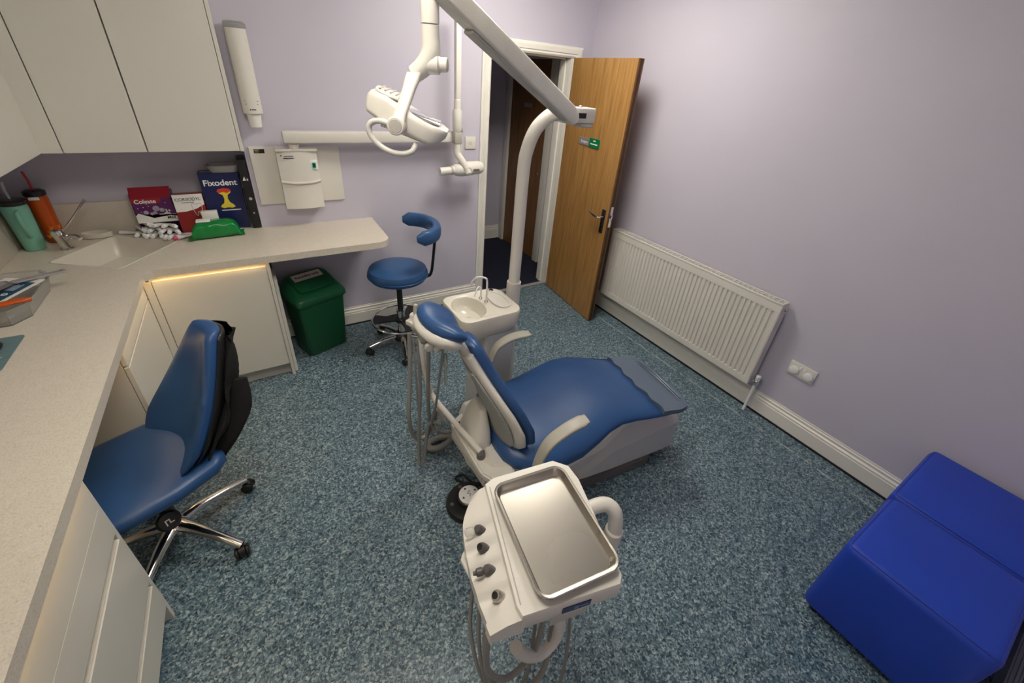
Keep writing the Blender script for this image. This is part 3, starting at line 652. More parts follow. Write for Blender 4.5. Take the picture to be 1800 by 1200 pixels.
b_ = MB(); b_.lathe([(.012, -.155), (.035, -.152), (.046, -.13), (.050, -.05), (.050, .03), (.040, .07), (.030, .082), (.03, .09)], hc, hdir, 28); b_.build('tube_head', plas_m, t)
MB().lathe([(.030, .09), (.031, .091), (.031, .105), (.029, .106)], hc, hdir).build('collimator_ring', gplas_m, t)
MB().lathe([(.028, .106), (.028, .19), (.025, .191), (.023, .187), (.01, .187)], hc, hdir).build('cone', plas_m, t)
MB().disc(hc + V((.01, -.055, -.005)), .029, .012, (0, -1, 0)).build('pivot_cap', gplas_m, t)
b_ = MB(); b_.box((hc.x + .055, hc.y - .0512, hc.z - .008), (hc.x + .105, hc.y - .047, hc.z + .008), .001); b_.build('head_label', dgrey_m, t)

def socket(name, lab, fr, wd, ht, m_, cat):
    t = thing(name, lab, cat, tuple(fr.translation))
    MB().box((-wd / 2, -ht / 2, 0), (wd / 2, ht / 2, .009), .003, 2, fr).build('face_plate', m_, t)
    return t
fr = frame((-1.085, -.001, 1.363), X, Z); t = socket('switch_plate', 'white single fused switch plate right of the x-ray arm', fr, .088, .088, plas_m, 'switch')
MB().box((-.012, -.012, .009), (.012, .012, .012), .002, 2, fr).build('rocker', simple('rocker_cream', (.62, .60, .55), .3), t)
w = MB(); w.disc(fr @ V((-.03, 0, .009)), .003, .001, (0, -1, 0), 10, .0003); w.disc(fr @ V((.03, 0, .009)), .003, .001, (0, -1, 0), 10, .0003); w.build('screw', gplas_m, t)
fr = frame((-.001, -2.325, .425), (0, -1, 0), Z); t = socket('double_socket', 'white double wall socket with two round covers right of the radiator', fr, .148, .09, plas_m, 'socket')
for s_ in (-1, 1): MB().lathe([(.024, 0), (.026, .003), (.026, .007), (.022, .009), (.004, .009)], fr @ V((.04 * s_, -.006, .009)), (-1, 0, 0)).build('socket_cover', white_m, t)
for s_ in (-1, 1): MB().box((.011 * s_ - .005, .012, .009), (.011 * s_ + .005, .03, .013), .001, 1, fr).build('rocker', white_m, t)

# ================================================================== radiator
y0, y1, z0, z1 = -2.112, -.70, .204, .80
t = thing('radiator', 'long white ribbed panel radiator on the right wall', 'radiator', (-.05, -1.4, z0))
nr = 42; pt = (y1 - y0 - .05) / nr; xf = -.1
prof = [(y0, xf + .02), (y0, xf + .004), (y0 + .004, xf)]
yy = y0 + .025
for k in range(nr):
    a = yy + k * pt; prof += [(a + pt * .08, xf), (a + pt * .24, xf + .009), (a + pt * .52, xf + .009), (a + pt * .68, xf)]
prof += [(y1 - .004, xf), (y1, xf + .004), (y1, xf + .02)]
b_ = MB(); b_.loft([[V((x, y, z)) for y, x in prof] for z in (z0 + .045, z1 - .06)], cap=True)
b_.box((xf - .0, y0, z1 - .062), (xf + .02, y1, z1 - .012), .003); b_.box((xf - .0, y0, z0), (xf + .02, y1, z0 + .047), .003)
b_.build('front_panel', plas_m, t, ang=12)
b_ = MB(); b_.box((-.055, y0 + .01, z0 + .02), (-.04, y1 - .01, z1 - .03)); b_.build('rear_panel', plas_m, t)
w = MB()
w.box((xf - .002, y0, z1 - .012), (xf + .012, y1, z1), .002); w.box((-.036, y0, z1 - .012), (-.028, y1, z1), .002)
for k in range(44):
    y = y0 + .004 + (y1 - y0 - .012) * k / 43; w.box((xf + .01, y, z1 - .006), (-.03, y + .004, z1 - .001))
w.box((-.062, y0, z1 - .008), (-.058, y1, z1 - .002)); w.build('top_grille', plas_m, t)
for y_ in (y0, y1): MB().box((xf + .002, y_ - .002, z0 + .005), (-.028, y_ + .002, z1 - .002), .001, 1).build('side_panel', plas_m, t)
for y_ in (-2.0, -.85): MB().box((-.03, y_, .3), (-.001, y_ + .03, .74)).build('wall_bracket', plas_m, t)
MB().tube([(-.065, y0, z1 - .04), (-.065, y0 - .018, z1 - .04)], .009, 10).build('air_vent', chrome_m, t)
t = thing('radiator_valve', 'white valve and pipe at the lower right corner of the radiator', 'valve', (-.066, y0 - .035, 0))
MB().tube([(-.066, y0, z0 + .03), (-.066, y0 - .05, z0 + .03)], .008, 12).build('tail', chrome_m, t)
MB().lathe([(.012, -.02), (.013, .012), (.010, .016)], (-.066, y0 - .035, z0 + .03)).build('body', chrome_m, t)
MB().lathe([(.013, .016), (.015, .02), (.015, .05), (.010, .056)], (-.066, y0 - .035, z0 + .03)).build('cap', white_m, t)
MB().tube([(-.066, y0 - .035, z0 + .012), (-.066, y0 - .035, 0.001)], .009, 12).build('pipe', white_m, t)

# ================================================================== bin
bc = V((-2.368, -.200, 0)); ex, ey = V((.94, .342, 0)), V((-.342, .94, 0))
BF = frame(bc, ex, ey)
t = thing('recycling_bin', 'green lidded recycling bin under the worktop', 'bin', tuple(bc))
def rr3(hw, hd, z, r): return [BF @ V((x, y, z)) for x, y in rrect(-hw, -hd, hw, hd, r)]
b_ = MB(); b_.loft([rr3(.136, .096, 0.001, .03), rr3(.142, .102, .012, .03), rr3(.160, .122, .41, .03), rr3(.160, .122, .43, .03), rr3(.154, .116, .43, .03), rr3(.13, .09, .05, .03)]); b_.build('body', green_m, t, ang=50)
b_ = MB(); rs = []
def lidring(hw, hd, zf, zb, r, sh=0):
    out = []
    for x, y in rrect(-hw, -hd, hw, hd, r):
        u = (y + hd) / (2 * hd); out.append(BF @ V((x, y + sh, zf + (zb - zf) * u)))
    return out
b_.loft([lidring(.172, .134, .415, .415, .035), lidring(.176, .138, .42, .42, .035), lidring(.174, .136, .452, .455, .035), lidring(.166, .128, .462, .50, .04), lidring(.150, .112, .475, .545, .05), lidring(.14, .10, .482, .556, .05), lidring(.135, .09, .48, .556, .05)])
b_.build('lid', green2_m, t, ang=50)
sl = V((0, .20, .074)).normalized(); slx = BF.to_3x3() @ V((1, 0, 0)); sly = BF.to_3x3() @ sl; zb_ = .519
LF = frame(BF @ V((0, 0, zb_)), slx, sly)
MB().prism(rrect(-.118, -.082, .118, .096, .03), .0, .007, LF, .002, 1).build('flap', green2_m, t)
MB().prism(rrect(-.045, -.072, .045, -.046, .012), .007, .010, LF, .001, 1).build('finger_grip', green_m, t)
lb = MB().box((-.098, .022, .0072), (.10, .085, .0086), 0, 1, LF).build('paper_label', simple('pinkish_paper', (.72, .60, .53), .5), t)
text('label_text', 'Recycling only', .0285, LF @ V((0, .054, .0092)), slx, sly, ink_m, t, .0003, bold=.0006)
# ================================================================== castor helper
def castor(t, p, ang, rad=.024, axle=.0):
    """twin-wheel castor hanging from point p (x, y, ztop)"""
    x, y, z = p; d = V((math.cos(ang), math.sin(ang), 0)); n_ = V((-d.y, d.x, 0)); c = V((x, y, rad + .001)) + d * .010
    b_ = MB(); b_.tube([V((x, y, z)), V((x, y, rad * 1.9))], .006, 8)
    b_.loft([ring(c + n_ * (-.011 + .022 * k / 3) + V((0, 0, .004)), d, Z, rad * .93 - .002 * abs(k - 1.5), rad * .93, 20, 2) for k in range(4)])
    o = b_.build('castor', black_m, t)
    for s_ in (-1, 1):
        MB().lathe([(rad - .004, 0), (rad, .003), (rad, .010), (rad - .004, .013), (.006, .013)], c + n_ * s_ * .0125, n_ * s_, 22).build('wheel', black_m, o)

# ================================================================== assistant stool
sc = V((-1.845, -.46, 0))
t = thing('round_stool', 'round blue stool with curved back bar and chrome foot ring', 'stool', tuple(sc))
MB().lathe([(.16, 0.562), (.188, 0.568), (.2, 0.590), (.201, 0.615), (.190, 0.638), (.15, 0.652), (.08, 0.658), (.005, 0.659)], sc, (0, 0, 1), 48).build('seat', vinyl2_m, t)
MB().lathe([(.198, 0.586), (.2045, 0.591), (.2045, 0.594), (.198, 0.598)], sc, (0, 0, 1), 48).build('seat_piping', vinyl_m, t)
MB().box(sc + V((-.09, -.09, .542)), sc + V((.09, .09, .563)), .004).build('seat_plate', black_m, t)
b_ = MB(); b_.lathe([(.02, .28), (.02, .545)], sc); b_.build('gas_lift', black_m, t)
MB().lathe([(.027, .09), (.029, .1), (.029, .29), (.033, .293), (.033, .31), (.022, .315)], sc).build('column', chrome_m, t)
w = MB(); w.lathe([(.06, .065), (.06, .10), (.035, .13), (.029, .135)], sc); w.build('hub', black_m, t)
for k in range(5):
    a = R(184 + 72 * k); d = V((math.cos(a), math.sin(a), 0))
    MB().tube([sc + d * .03 + V((0, 0, .095)), sc + d * .14 + V((0, 0, .088)), sc + d * .25 + V((0, 0, .066))], [.02, .017, .013], 12, 3, .8).build('leg', chrome_m, t)
    castor(t, (sc + d * .245 + V((0, 0, .062)))[:], a + .6)
fr_ = [sc + V((.205 * math.cos(R(15 * k)), .205 * math.sin(R(15 * k)), .235)) for k in range(24)]
MB().tube(fr_, .0085, 10, loop=True).build('foot_ring', chrome_m, t)
w = MB(); w.lathe([(.03, .215), (.05, .22), (.05, .24), (.03, .245)], sc)
for k in range(3):
    a = R(40 + 120 * k); d = V((math.cos(a), math.sin(a), 0)); n_ = V((-d.y, d.x, 0))
    w.loft([[sc + d * r_ + n_ * s_ * h_ + V((0, 0, z)) for s_, z in ((-1, .224), (1, .224), (1, .236), (-1, .236))] for r_, h_ in ((.04, .03), (.10, .035), (.18, .055), (.2, .06))])
w.build('ring_bracket', black_m, t)
# back bar: C-shaped arc
arc = []; ac = sc + V((-.005, .03, .897))
for k in range(15):
    a = R(-68 + 8.9 * k); q = .285 - .05 * (abs(k - 7) / 7) ** 3; arc.append(ac + V((q * math.cos(a), q * math.sin(a), 0)))
rg = []
for i, p in enumerate(arc):
    tt = (arc[min(i + 1, 14)] - arc[max(i - 1, 0)]).normalized(); o_ = V((0, 0, 1)).cross(tt); e_ = abs(i - 7) / 7
    sc_ = 1 - .55 * max(0, (e_ - .86) / .14) ** 2
    rg.append(ring(p, o_, Z, .030 * sc_, .048 * sc_, 20, 2.8))
MB().loft(rg).build('back_bar', vinyl2_m, t, ang=60)
bd = (arc[6] - sc); bd.z = 0; bd.normalize()
MB().tube([sc + bd * .08 + V((0, 0, .552)), sc + bd * .19 + V((0, 0, .553)), sc + bd * .228 + V((0, 0, .575)), sc + bd * .245 + V((0, 0, .68)), sc + bd * .265 + V((0, 0, .87))], .019, 10, 3, .5).build('back_support', black_m, t)

# ================================================================== office chair
oc = V((-3.145, -1.46, 0))
t = thing('office_chair', 'blue vinyl office chair with black jacketed back at the knee space', 'chair', tuple(oc))
for k in range(5):
    a = R(31.5 + 72 * k); d = V((math.cos(a), math.sin(a), 0))
    MB().tube([oc + d * .03 + V((0, 0, .115)), oc + d * .10 + V((0, 0, .112)), oc + d * .2 + V((0, 0, .09)), oc + d * .29 + V((0, 0, .062))], [.026, .022, .019, .016], 14, 4, .8).build('leg', chrome_m, t)
    castor(t, (oc + d * .282 + V((0, 0, .058)))[:], a + (.5 if k % 2 else -.8), .026)
MB().lathe([(.04, .08), (.045, .09), (.045, .125), (.03, .14)], oc).build('hub', chrome_m, t)
MB().lathe([(.025, .12), (.025, .37)], oc).build('gas_lift', black_m, t)
MB().box(oc + V((-.11, -.07, .36)), oc + V((.14, .07, .40)), .008).build('seat_plate', black_m, t)
kn = V((-3.105, -1.60, .30)); kd = V((.35, -.75, .55)).normalized()
MB().tube([oc + V((.02, -.05, .375)), V((-3.12, -1.56, .33)), kn], .011, 8, 3).build('lever', black_m, t)
kb = MB().lathe([(.02, -.012), (.036, -.006), (.038, .008), (.03, .016), (.01, .018)], kn, kd).build('knob', black_m, t)
kx = V((0, 0, 1)).cross(kd).normalized(); ky = kd.cross(kx)
w = MB(); kf = frame(kn + kd * .0185, kx, ky)
w.box((-.012, .004, 0), (.004, .008, .001), 0, 1, kf); w.box((0, -.01, 0), (.004, .008, .001), 0, 1, kf); w.box((0, -.01, 0), (.014, -.006, .001), 0, 1, kf); w.box((-.012, -.014, 0), (-.008, .006, .001), 0, 1, kf); w.build('knob_mark', white_m, kb)
# seat
fd = V((-.93, -.37, 0)).normalized(); sd = V((-fd.y, fd.x, 0))   # forward, sideways
so = oc + V((-.02, .02, 0))
rg = []
for u, wdt, zt, th_ in ((-.235, .12, .475, .03), (-.225, .185, .484, .055), (-.18, .222, .49, .07), (-.05, .238, .482, .075), (.1, .235, .482, .075), (.2, .215, .478, .07), (.235, .18, .468, .05), (.25, .1, .455, .025)):
    rg.append(ring(so + fd * u + V((0, 0, zt - th_ / 2 - .01)), sd, Z, wdt, th_ / 2 + .008, 32, 3.2))
MB().loft(rg).build('seat', vinyl_m, t, ang=60)
MB().loft([ring(so + V((0, 0, z)), sd, fd, a, b2, 28, 3) for z, a, b2 in ((.398, .17, .17), (.42, .2, .2))]).build('seat_shell', black_m, t)
# backrest : curved pad
bp = so - fd * .165                # bottom centre
def backpt(u, z, off=0, hw=.21):
    """u -1..1 across, z height, off outward(back)"""
    zz = (z - .43) / .5
    lean = .0 + .20 * zz + .03 * math.sin(PI * zz * 1.1)
    w_ = hw * (1 - .60 * max(0, zz - .20) ** 1.1 / .78) * (1 - .16 * max(0, .2 - zz) / .2)
    return bp - fd * (lean - .125 * (u * u) * (1 - .75 * max(0, min(1, zz))) + off) + sd * (w_ * u) + V((0, 0, z))
def slab(z0, z1, f0, f1, hw, nz=14, nu=12, edge=.35):
    """closed lens-edged slab between offsets f0 (front) and f1 (back)"""
    rows = []
    for i in range(nz + 1):
        v_ = i / nz; e = math.sin(PI * v_) ** .3 if 0 < v_ < 1 else .0
        z = z0 + (z1 - z0) * (.5 - .5 * math.cos(PI * v_)) ; row = []
        g0 = f0 * (1 - .6 * i / nz) if f0 < 0 else f0; mid = (g0 + f1) / 2; h = (f1 - g0) / 2
        ew = .72 + .28 * min(1, math.sin(PI * v_) ** .5) if 0 < v_ < 1 else .72
        for j in range(nu + 1):
            u = -1 + 2 * j / nu; k_ = (1 - abs(u) ** 4) ** .5 if abs(u) < 1 else 0
            row.append(backpt(u * ew, z, mid - h * max(.15, k_) * max(.12, e), hw))
        for j in range(nu, -1, -1):
            u = -1 + 2 * j / nu; k_ = (1 - abs(u) ** 4) ** .5 if abs(u) < 1 else 0
            row.append(backpt(u * ew, z, mid + h * max(.15, k_) * max(.12, e) + .0005, hw))
        rows.append(row)
    return rows
MB().loft(slab(.445, .925, -.065, .045, .222)).build('backrest', vinyl_m, t, ang=70)
MB().loft(slab(.455, .91, .01, .058, .214)).build('back_shell', black_m, t, ang=70)
MB().tube([oc + V((.05, .01, .38)), so - fd * .27 + V((0, 0, .40)), so - fd * .30 + V((0, 0, .46)), backpt(0, .62, .055)], .022, 10, 4, .5).build('back_support', black_m, t)
# jacket draped on the back
rows = slab(.46, .895, .056, .084, .212, 18, 16)
jk = []
for i, row in enumerate(rows):
    jk.append([p - fd * (.012 * math.sin(i * .9 + j * .8)) + sd * .008 * math.sin(i * 1.3 + j) + V((0, 0, -.015 * math.sin(j * .9) * (1 - i / 18))) for j, p in enumerate(row)])
b_ = MB(); b_.loft(jk)
for u, zt, zb, r_ in ((.72, .72, .42, .045), (.3, .62, .40, .04)):
    pts = [backpt(u, zt, .09), backpt(u * 1.05, (zt * 2 + zb) / 3, .115), backpt(u, (zt + 2 * zb) / 3, .10), backpt(u * .96, zb, .095)]
    b_.tube(pts, [r_ * .8, r_, r_ * .9, r_ * .75], 14, 4, .55)
tag(b_.build('jacket', blackc_m, org=tuple(oc + V((.28, 0, .5))), ang=80), 'black jacket hanging over the back of the office chair', 'jacket')

# ================================================================== poufs
def pouf(x0, x1, y0, y1, z1, lab, name='cube_seat'):
    t = thing(name, lab, 'cube seat', ((x0 + x1) / 2, (y0 + y1) / 2, 0), 'blue vinyl cube seats')
    b_ = MB(); b_.box((x0, y0, .025), (x1, y1, z1), .034, 5); b_.build('cushion', royal_m, t, ang=60)
    w = MB()
    i_ = .021
    for z in (z1 - .0085,):
        w.tube([V((x, y, z)) for x, y in rrect(x0 + i_ - .01, y0 + i_ - .01, x1 - i_ + .01, y1 - i_ + .01, .02)], .0028, 6, loop=True)
    w.build('piping', seam_m, t)
    for sx_ in (x0 + .05, x1 - .05):
        for sy_ in (y0 + .05, y1 - .05): MB().lathe([(.02, 0), (.022, .026)], (sx_, sy_, 0)).build('foot', black_m, t)
pouf(-.99, -.557, -3.385, -2.96, .435, 'royal blue vinyl cube seat standing further from the wall')
pouf(-.538, -.03, -3.385, -2.955, .425, 'royal blue vinyl cube seat pushed against the right wall', )
#DENTAL
# ================================================================== dental chair
CO, ca = V((-1.5, -1.89, 0)), R(7)
cx_, cy_ = V((math.cos(ca), -math.sin(ca), 0)), V((math.sin(ca), math.cos(ca), 0))
def W(s, t_, z): return CO + cx_ * s + cy_ * t_ + V((0, 0, z))
CF = frame(CO, cx_, cy_)
t = thing('dental_chair', 'blue dental treatment chair with headrest, reclined in the middle of the room', 'dental chair', tuple(CO))
MB().prism(rrect(-.31, -.20, .53, .17, .03), 0.001, .062, CF, .006, 2).build('base_plate', dgrey_m, t)
def hoodsec(s, hw, zsh, ht, zt, zb=.064):
    n_ = [(-hw, zb), (-hw + .004, zsh - .02), (-hw + .014, zsh), (-ht, zt), (ht, zt), (hw - .014, zsh), (hw - .004, zsh - .02), (hw, zb)]
    return [W(s, a - .01, z) for a, z in n_]
b_ = MB(); b_.loft([hoodsec(.06, .172, .085, .10, .24), hoodsec(.10, .175, .115, .10, .29), hoodsec(.25, .178, .215, .05, .37), hoodsec(.42, .176, .238, .05, .385), hoodsec(.62, .172, .262, .05, .37), hoodsec(.69, .166, .262, .10, .34), hoodsec(.71, .15, .24, .09, .30)])
b_.build('front_hood', hood_m, t, ang=25)
b_ = MB(); b_.loft([hoodsec(-.36, .12, .15, .08, .36), hoodsec(-.2, .15, .2, .12, .38), hoodsec(.12, .155, .22, .12, .38), hoodsec(.18, .155, .2, .12, .36)]); b_.build('lift_body', hood_m, t, ang=25)
# seat carriage rail
rg = []
for s, hw, zb, zt in ((-.47, .17, .34, .40), (-.44, .20, .32, .425), (-.3, .255, .31, .40), (-.1, .27, .31, .40), (.1, .25, .33, .42), (.25, .20, .36, .44), (.45, .15, .39, .43)):
    rg.append([W(s, a, z) for a, z in ((-hw + .03, zb), (-hw, zb + .02), (-hw, zt - .012), (-hw + .012, zt), (hw - .012, zt), (hw, zt - .012), (hw, zb + .02), (hw - .03, zb))])
MB().loft(rg).build('seat_frame', plas_m, t, ang=40)
rg = []
for s, c, hw, zt, th_ in ((-.405, -.03, .10, .450, .03), (-.395, -.025, .17, .468, .06), (-.36, -.01, .235, .482, .10), (-.28, -.02, .272, .487, .125), (-.16, -.012, .288, .478, .13), (-.05, .006, .296, .481, .125), (.05, .03, .293, .490, .11), (.13, .045, .282, .499, .095), (.21, .046, .270, .502, .082), (.29, .03, .258, .496, .072), (.37, .010, .246, .486, .064), (.46, -.008, .234, .472, .05), (.56, -.025, .214, .453, .04), (.595, -.03, .20, .443, .034), (.61, -.03, .185, .434, .015)):
    r0 = []
    for k in range(40):
        a = 2 * PI * k / 40; x, y = math.cos(a), math.sin(a)
        px = hw * math.copysign(abs(x) ** .55, x); py_ = math.copysign(abs(y) ** .6, y)
        zz = zt - th_ / 2 + th_ / 2 * py_
        zz -= .020 * (abs(px) / hw) ** 2.2 * (1 if y > 0 else .2)      # crowned top
        r0.append(W(s, c + px, zz))
    rg.append(r0)
MB().loft(rg).build('seat_cushion', vinyl_m, t, ang=70)
# smoked foot cover with wavy edge
top_, rings = [], []
N_ = 22
def footz(s): return .486 - (s - .42) * .12
outl = [(.430 + .008 * math.sin(k * 1.3) + .012 * math.cos(k * .28), .236 - .472 * k / N_ - .012) for k in range(N_ + 1)]
outl += [(.55, -.255), (.60, -.245), (.622, -.215), (.628, -.1), (.628, .06), (.62, .15), (.60, .19), (.54, .205)]
MB().loft([[W(s, t2, footz(s) - .018 * (abs(t2 + .02) / .23) ** 2.2 + dz) for s, t2 in outl] for dz in (-.022, .0045)]).build('foot_cover', foot_m, t, ang=50)
w = MB()
for a_, c_ in (((.60, .16), (.605, -.19)), ((.585, .17), (.59, -.2))):
    w.tube([W(a_[0], a_[1], footz(.6) + .003 - .01), W(c_[0], 0, footz(.6) + .0045), W(c_[0], c_[1], footz(.6) - .008)], .0025, 6, 4)
w.build('cover_ridge', foot_m, t)
# backrest
def bk(v_): return (-.345 - .085 * v_ - .085 * v_ * v_, .452 + .475 * v_)
bn = V((cx_.x * .955, cx_.y * .955, .28)).normalized()      # front normal
def backw(v_):
    P_ = [(-.05, .13), (0, .20), (.12, .245), (.28, .255), (.45, .225), (.62, .16), (.75, .105), (.88, .075), (1.0, .06)]
    for (a, x), (b2, y) in zip(P_, P_[1:]):
        if v_ <= b2: return x + (y - x) * (v_ - a) / (b2 - a)
    return .06
rg, rs = [], []
vs_ = [-.03, -.015, .0, .05, .12, .2, .28, .36, .45, .54, .62, .70, .78, .86, .94, 1.0]
for v_ in vs_:
    s, z = bk(v_); hw = backw(v_); e_ = max(0, 1 - abs(v_ - .48) / .52); ed = min(1, .3 + 8 * max(0, v_ + .03)) ** .7 * min(1, .5 + 6 * (1.02 - v_))
    c = W(s, 0, z)
    rg.append([p + bn * (.050 * (((p - c).dot(cy_)) / .25) ** 2) for p in ring(c + bn * .026, cy_, bn, hw * (.6 + .4 * ed), .030 * ed, 32, 2.6)])
    if v_ >= 0 and v_ <= .96:
        rs.append([p + bn * (.050 * (((p - c).dot(cy_)) / .25) ** 2) for p in ring(c - bn * .012, cy_, bn, hw * .955 * (.65 + .35 * ed) + .008, .018 * ed + .006, 32, 2.6)])
MB().loft(rg).build('back_cushion', vinyl_m, t, ang=70)
MB().loft(rs).build('back_shell', plas_m, t, ang=70)
rp = []
for v_ in (.03, .06, .12, .2, .3, .4, .5, .6, .68, .74, .78):
    s, z = bk(v_); hw = backw(v_) * (.84 if v_ > .05 else .5); c = W(s, 0, z)
    rp.append([p + bn * (.050 * (((p - c).dot(cy_)) / .25) ** 2) for p in ring(c - bn * .037, cy_, bn, hw, .008, 24, 3)])
MB().loft(rp).build('back_panel', simple('grey_mesh_panel', (.36, .37, .36), .6, .12, 120, .5, 260), t, ang=60)
# pillar joining backrest to the frame
b_ = MB(); b_.loft([ring(W(s, 0, z), cy_, cx_, hw, d_, 24, 3.2) for s, z, hw, d_ in ((-.455, .30, .12, .055), (-.45, .40, .115, .055), (-.44, .48, .095, .04), (-.435, .55, .07, .025), (-.43, .58, .05, .015))]); b_.build('back_pillar', plas_m, t, ang=60)
# neck and headrest
b_ = MB(); b_.loft([ring(W(s, 0, z), cy_, bn, hw, d_, 20, 3) for s, z, hw, d_ in ((-.49, .86, .05, .018), (-.528, .93, .042, .016), (-.56, .965, .04, .016))]); b_.build('neck_shell', plas_m, t)
MB().tube([W(-.525, .0, .90), W(-.575, 0, .985)], .016, 12).build('neck_bar', chrome_m, t)
hd_ = V((cx_.x * -.88, cx_.y * -.88, .47)).normalized(); hn = V((cx_.x * .47, cx_.y * .47, .88)).normalized(); hcn = W(-.60, .015, .995)
def headring(u, off, la, lb, cr):
    c = hcn + cy_ * (.112 * u) + hn * (off + cr * u * u) + hd_ * (-.012 * u * u + .018 * u)
    return ring(c, hd_, (hn - cy_ * (.35 * u)).normalized(), la, lb, 26, 2.4)
us = [-1, -.97, -.88, -.7, -.45, -.2, 0, .2, .45, .7, .88, .97, 1]
MB().loft([headring(u, .012, (.080 + .018 * u) * (1 - abs(u) ** 3.6 * .62), .032 * (1 - abs(u) ** 5 * .75), .030) for u in us]).build('headrest_cushion', vinyl_m, t, ang=70)
MB().loft([headring(u * .97, -.024, (.080 + .016 * u) * (1 - abs(u) ** 3.6 * .6), .032 * (1 - abs(u) ** 5 * .7), .030) for u in us]).build('headrest_shell', plas_m, t, ang=70)
b_ = MB(); b_.box((-.03, -.035, -.014), (.03, .035, .014), .005, 2, frame(hcn - hn * .05 + hd_ * .03, hd_, cy_)); b_.build('headrest_bracket', simple('steel_grey', (.3, .31, .30), .3, metal=.7), t)
MB().disc(hcn - hn * .06 + hd_ * .03 - cy_ * .04, .016, .018, -cy_).build('headrest_knob', gplas_m, t)
# armrests
def armrest(sg, s0=-.30):
    P_ = [W(s0, sg * .312, .36), W(s0 - .012, sg * .325, .47), W(s0 - .0, sg * .33, .56), W(s0 + .035, sg * .33, .625), W(s0 + .11, sg * .325, .662), W(s0 + .20, sg * .315, .672)]
    P2, _ = catmull(P_, [1] * 6, 6)
    rg = []
    for i, p in enumerate(P2):
        tt = (P2[min(i + 1, len(P2) - 1)] - P2[max(i - 1, 0)]).normalized(); nn_ = cy_.cross(tt).normalized(); f_ = i / (len(P2) - 1)
        e_ = 1 if 1 < i < len(P2) - 2 else .8
        rg.append(ring(p, cy_, nn_, (.022 + .008 * f_) * e_, .009 * e_, 18, 4))
    return MB().loft(rg).build('armrest', armg_m, t, ang=50)
armrest(-1); armrest(1, -.24)

# ------------------------------------------------------------------ assistant's instrument holder
t = thing('assistant_instrument_arm', 'white swing arm with hanging grey suction hoses behind the headrest', 'instrument arm', tuple(W(-.47, 0, .3)))
pl_ = [(-.02, -1.0)]
b_ = MB(); b_.prism([(-2.015, -1.72), (-1.94, -1.68), (-1.90, -1.72), (-1.87, -2.06), (-1.915, -2.125), (-1.985, -2.11), (-2.02, -2.04)], .365, .405, None, .008, 2); b_.build('bracket_plate', plas_m, t)
b_ = MB(); b_.prism([(-2.022, -1.74), (-1.985, -1.72), (-1.975, -2.05), (-2.015, -2.06)], .325, .366, None, .005, 2); b_.build('bracket_skirt', gplas_m, t)
w = MB().disc((-1.985, -1.76, .405), .026, .003).build('port', black_m, t)
for x, y, r_ in ((-1.945, -1.885, .008), (-1.94, -1.93, .008), (-1.945, -2.03, .010)): MB().disc((x, y, .405), r_, .006).build('port', black_m, t)
MB().lathe([(.018, .40), (.018, .435), (.012, .44)], (-1.985, -1.965, 0)).build('pivot_pin', dgrey_m, t)
MB().tube([(-1.985, -1.965, .437), (-2.01, -1.84, .452), (-2.045, -1.66, .475), (-2.058, -1.605, .495), (-2.068, -1.59, .54), (-2.09, -1.59, .70), (-2.095, -1.59, .82)], .0135, 14, 4).build('swing_arm', plas_m, t)
hp0, hp1 = V((-2.12, -1.50, .865)), V((-2.015, -1.745, .865)); hdr = (hp1 - hp0).normalized(); hpn = V((0, 0, 1)).cross(hdr)
HF = frame(hp0, hdr, hpn)
L_ = (hp1 - hp0).length
MB().box((0, -.014, -.012), (L_, .014, .012), .004, 2, HF).build('holder_rail', plas_m, t)
hol = [.015, .075, .135, .205]
for k, u in enumerate(hol):
    c = HF @ V((u, .035, 0))
    b_ = MB()
    b_.loft([ring(c + V((0, 0, z)), hdr, hpn, a, b2, 18, 3) for z, a, b2 in ((-.062, .014, .014), (-.045, .024, .022), (.02, .026, .026), (.028, .022, .022))])
    b_.build('holster', plas_m, t)
b_ = MB(); b_.prism([(.165, -.10), (.155, -.012), (.235, -.012)], -.006, .006, frame(hp0, hdr, Z, V((0, 0, 1)).cross(hdr) * -1 if False else hdr.cross(V(Z))), .002, 1); b_.build('gusset', plas_m, t)
MB().box((.235, -.012, -.010), (.275, .012, .010), .003, 1, HF).build('rail_end', dgrey_m, t)
hs = [
 ('suction_hose', [(-2.125, -1.53, .82), (-2.145, -1.56, .60), (-2.175, -1.60, .42), (-2.16, -1.60, .28), (-2.10, -1.60, .235), (-2.06, -1.61, .32), (-2.045, -1.63, .42), (-2.03, -1.68, .38)], .0105),
 ('suction_hose', [(-2.105, -1.585, .82), (-2.11, -1.59, .55), (-2.13, -1.60, .30), (-2.145, -1.62, .12), (-2.135, -1.625, .075), (-2.115, -1.62, .13), (-2.085, -1.62, .33), (-2.04, -1.68, .37)], .0085),
 ('syringe_hose', [(-2.115, -1.55, .80), (-2.12, -1.57, .6), (-2.12, -1.58, .4), (-2.13, -1.60, .2), (-2.14, -1.62, .09), (-2.15, -1.62, .12), (-2.12, -1.60, .3)], .005),
 ('suction_hose', [(-2.075, -1.63, .82), (-2.08, -1.62, .62), (-2.085, -1.62, .48), (-2.065, -1.60, .30), (-2.0, -1.60, .215), (-1.94, -1.62, .24), (-1.925, -1.66, .36), (-1.93, -1.70, .40)], .009),
 ('syringe_hose', [(-2.04, -1.70, .82), (-2.05, -1.68, .66), (-2.06, -1.66, .50), (-2.08, -1.64, .36), (-2.06, -1.64, .29), (-2.04, -1.68, .37)], .006),
]
for nm, pts, r_ in hs: MB().tube(pts, r_, 10, 5).build(nm, hose_m, t)
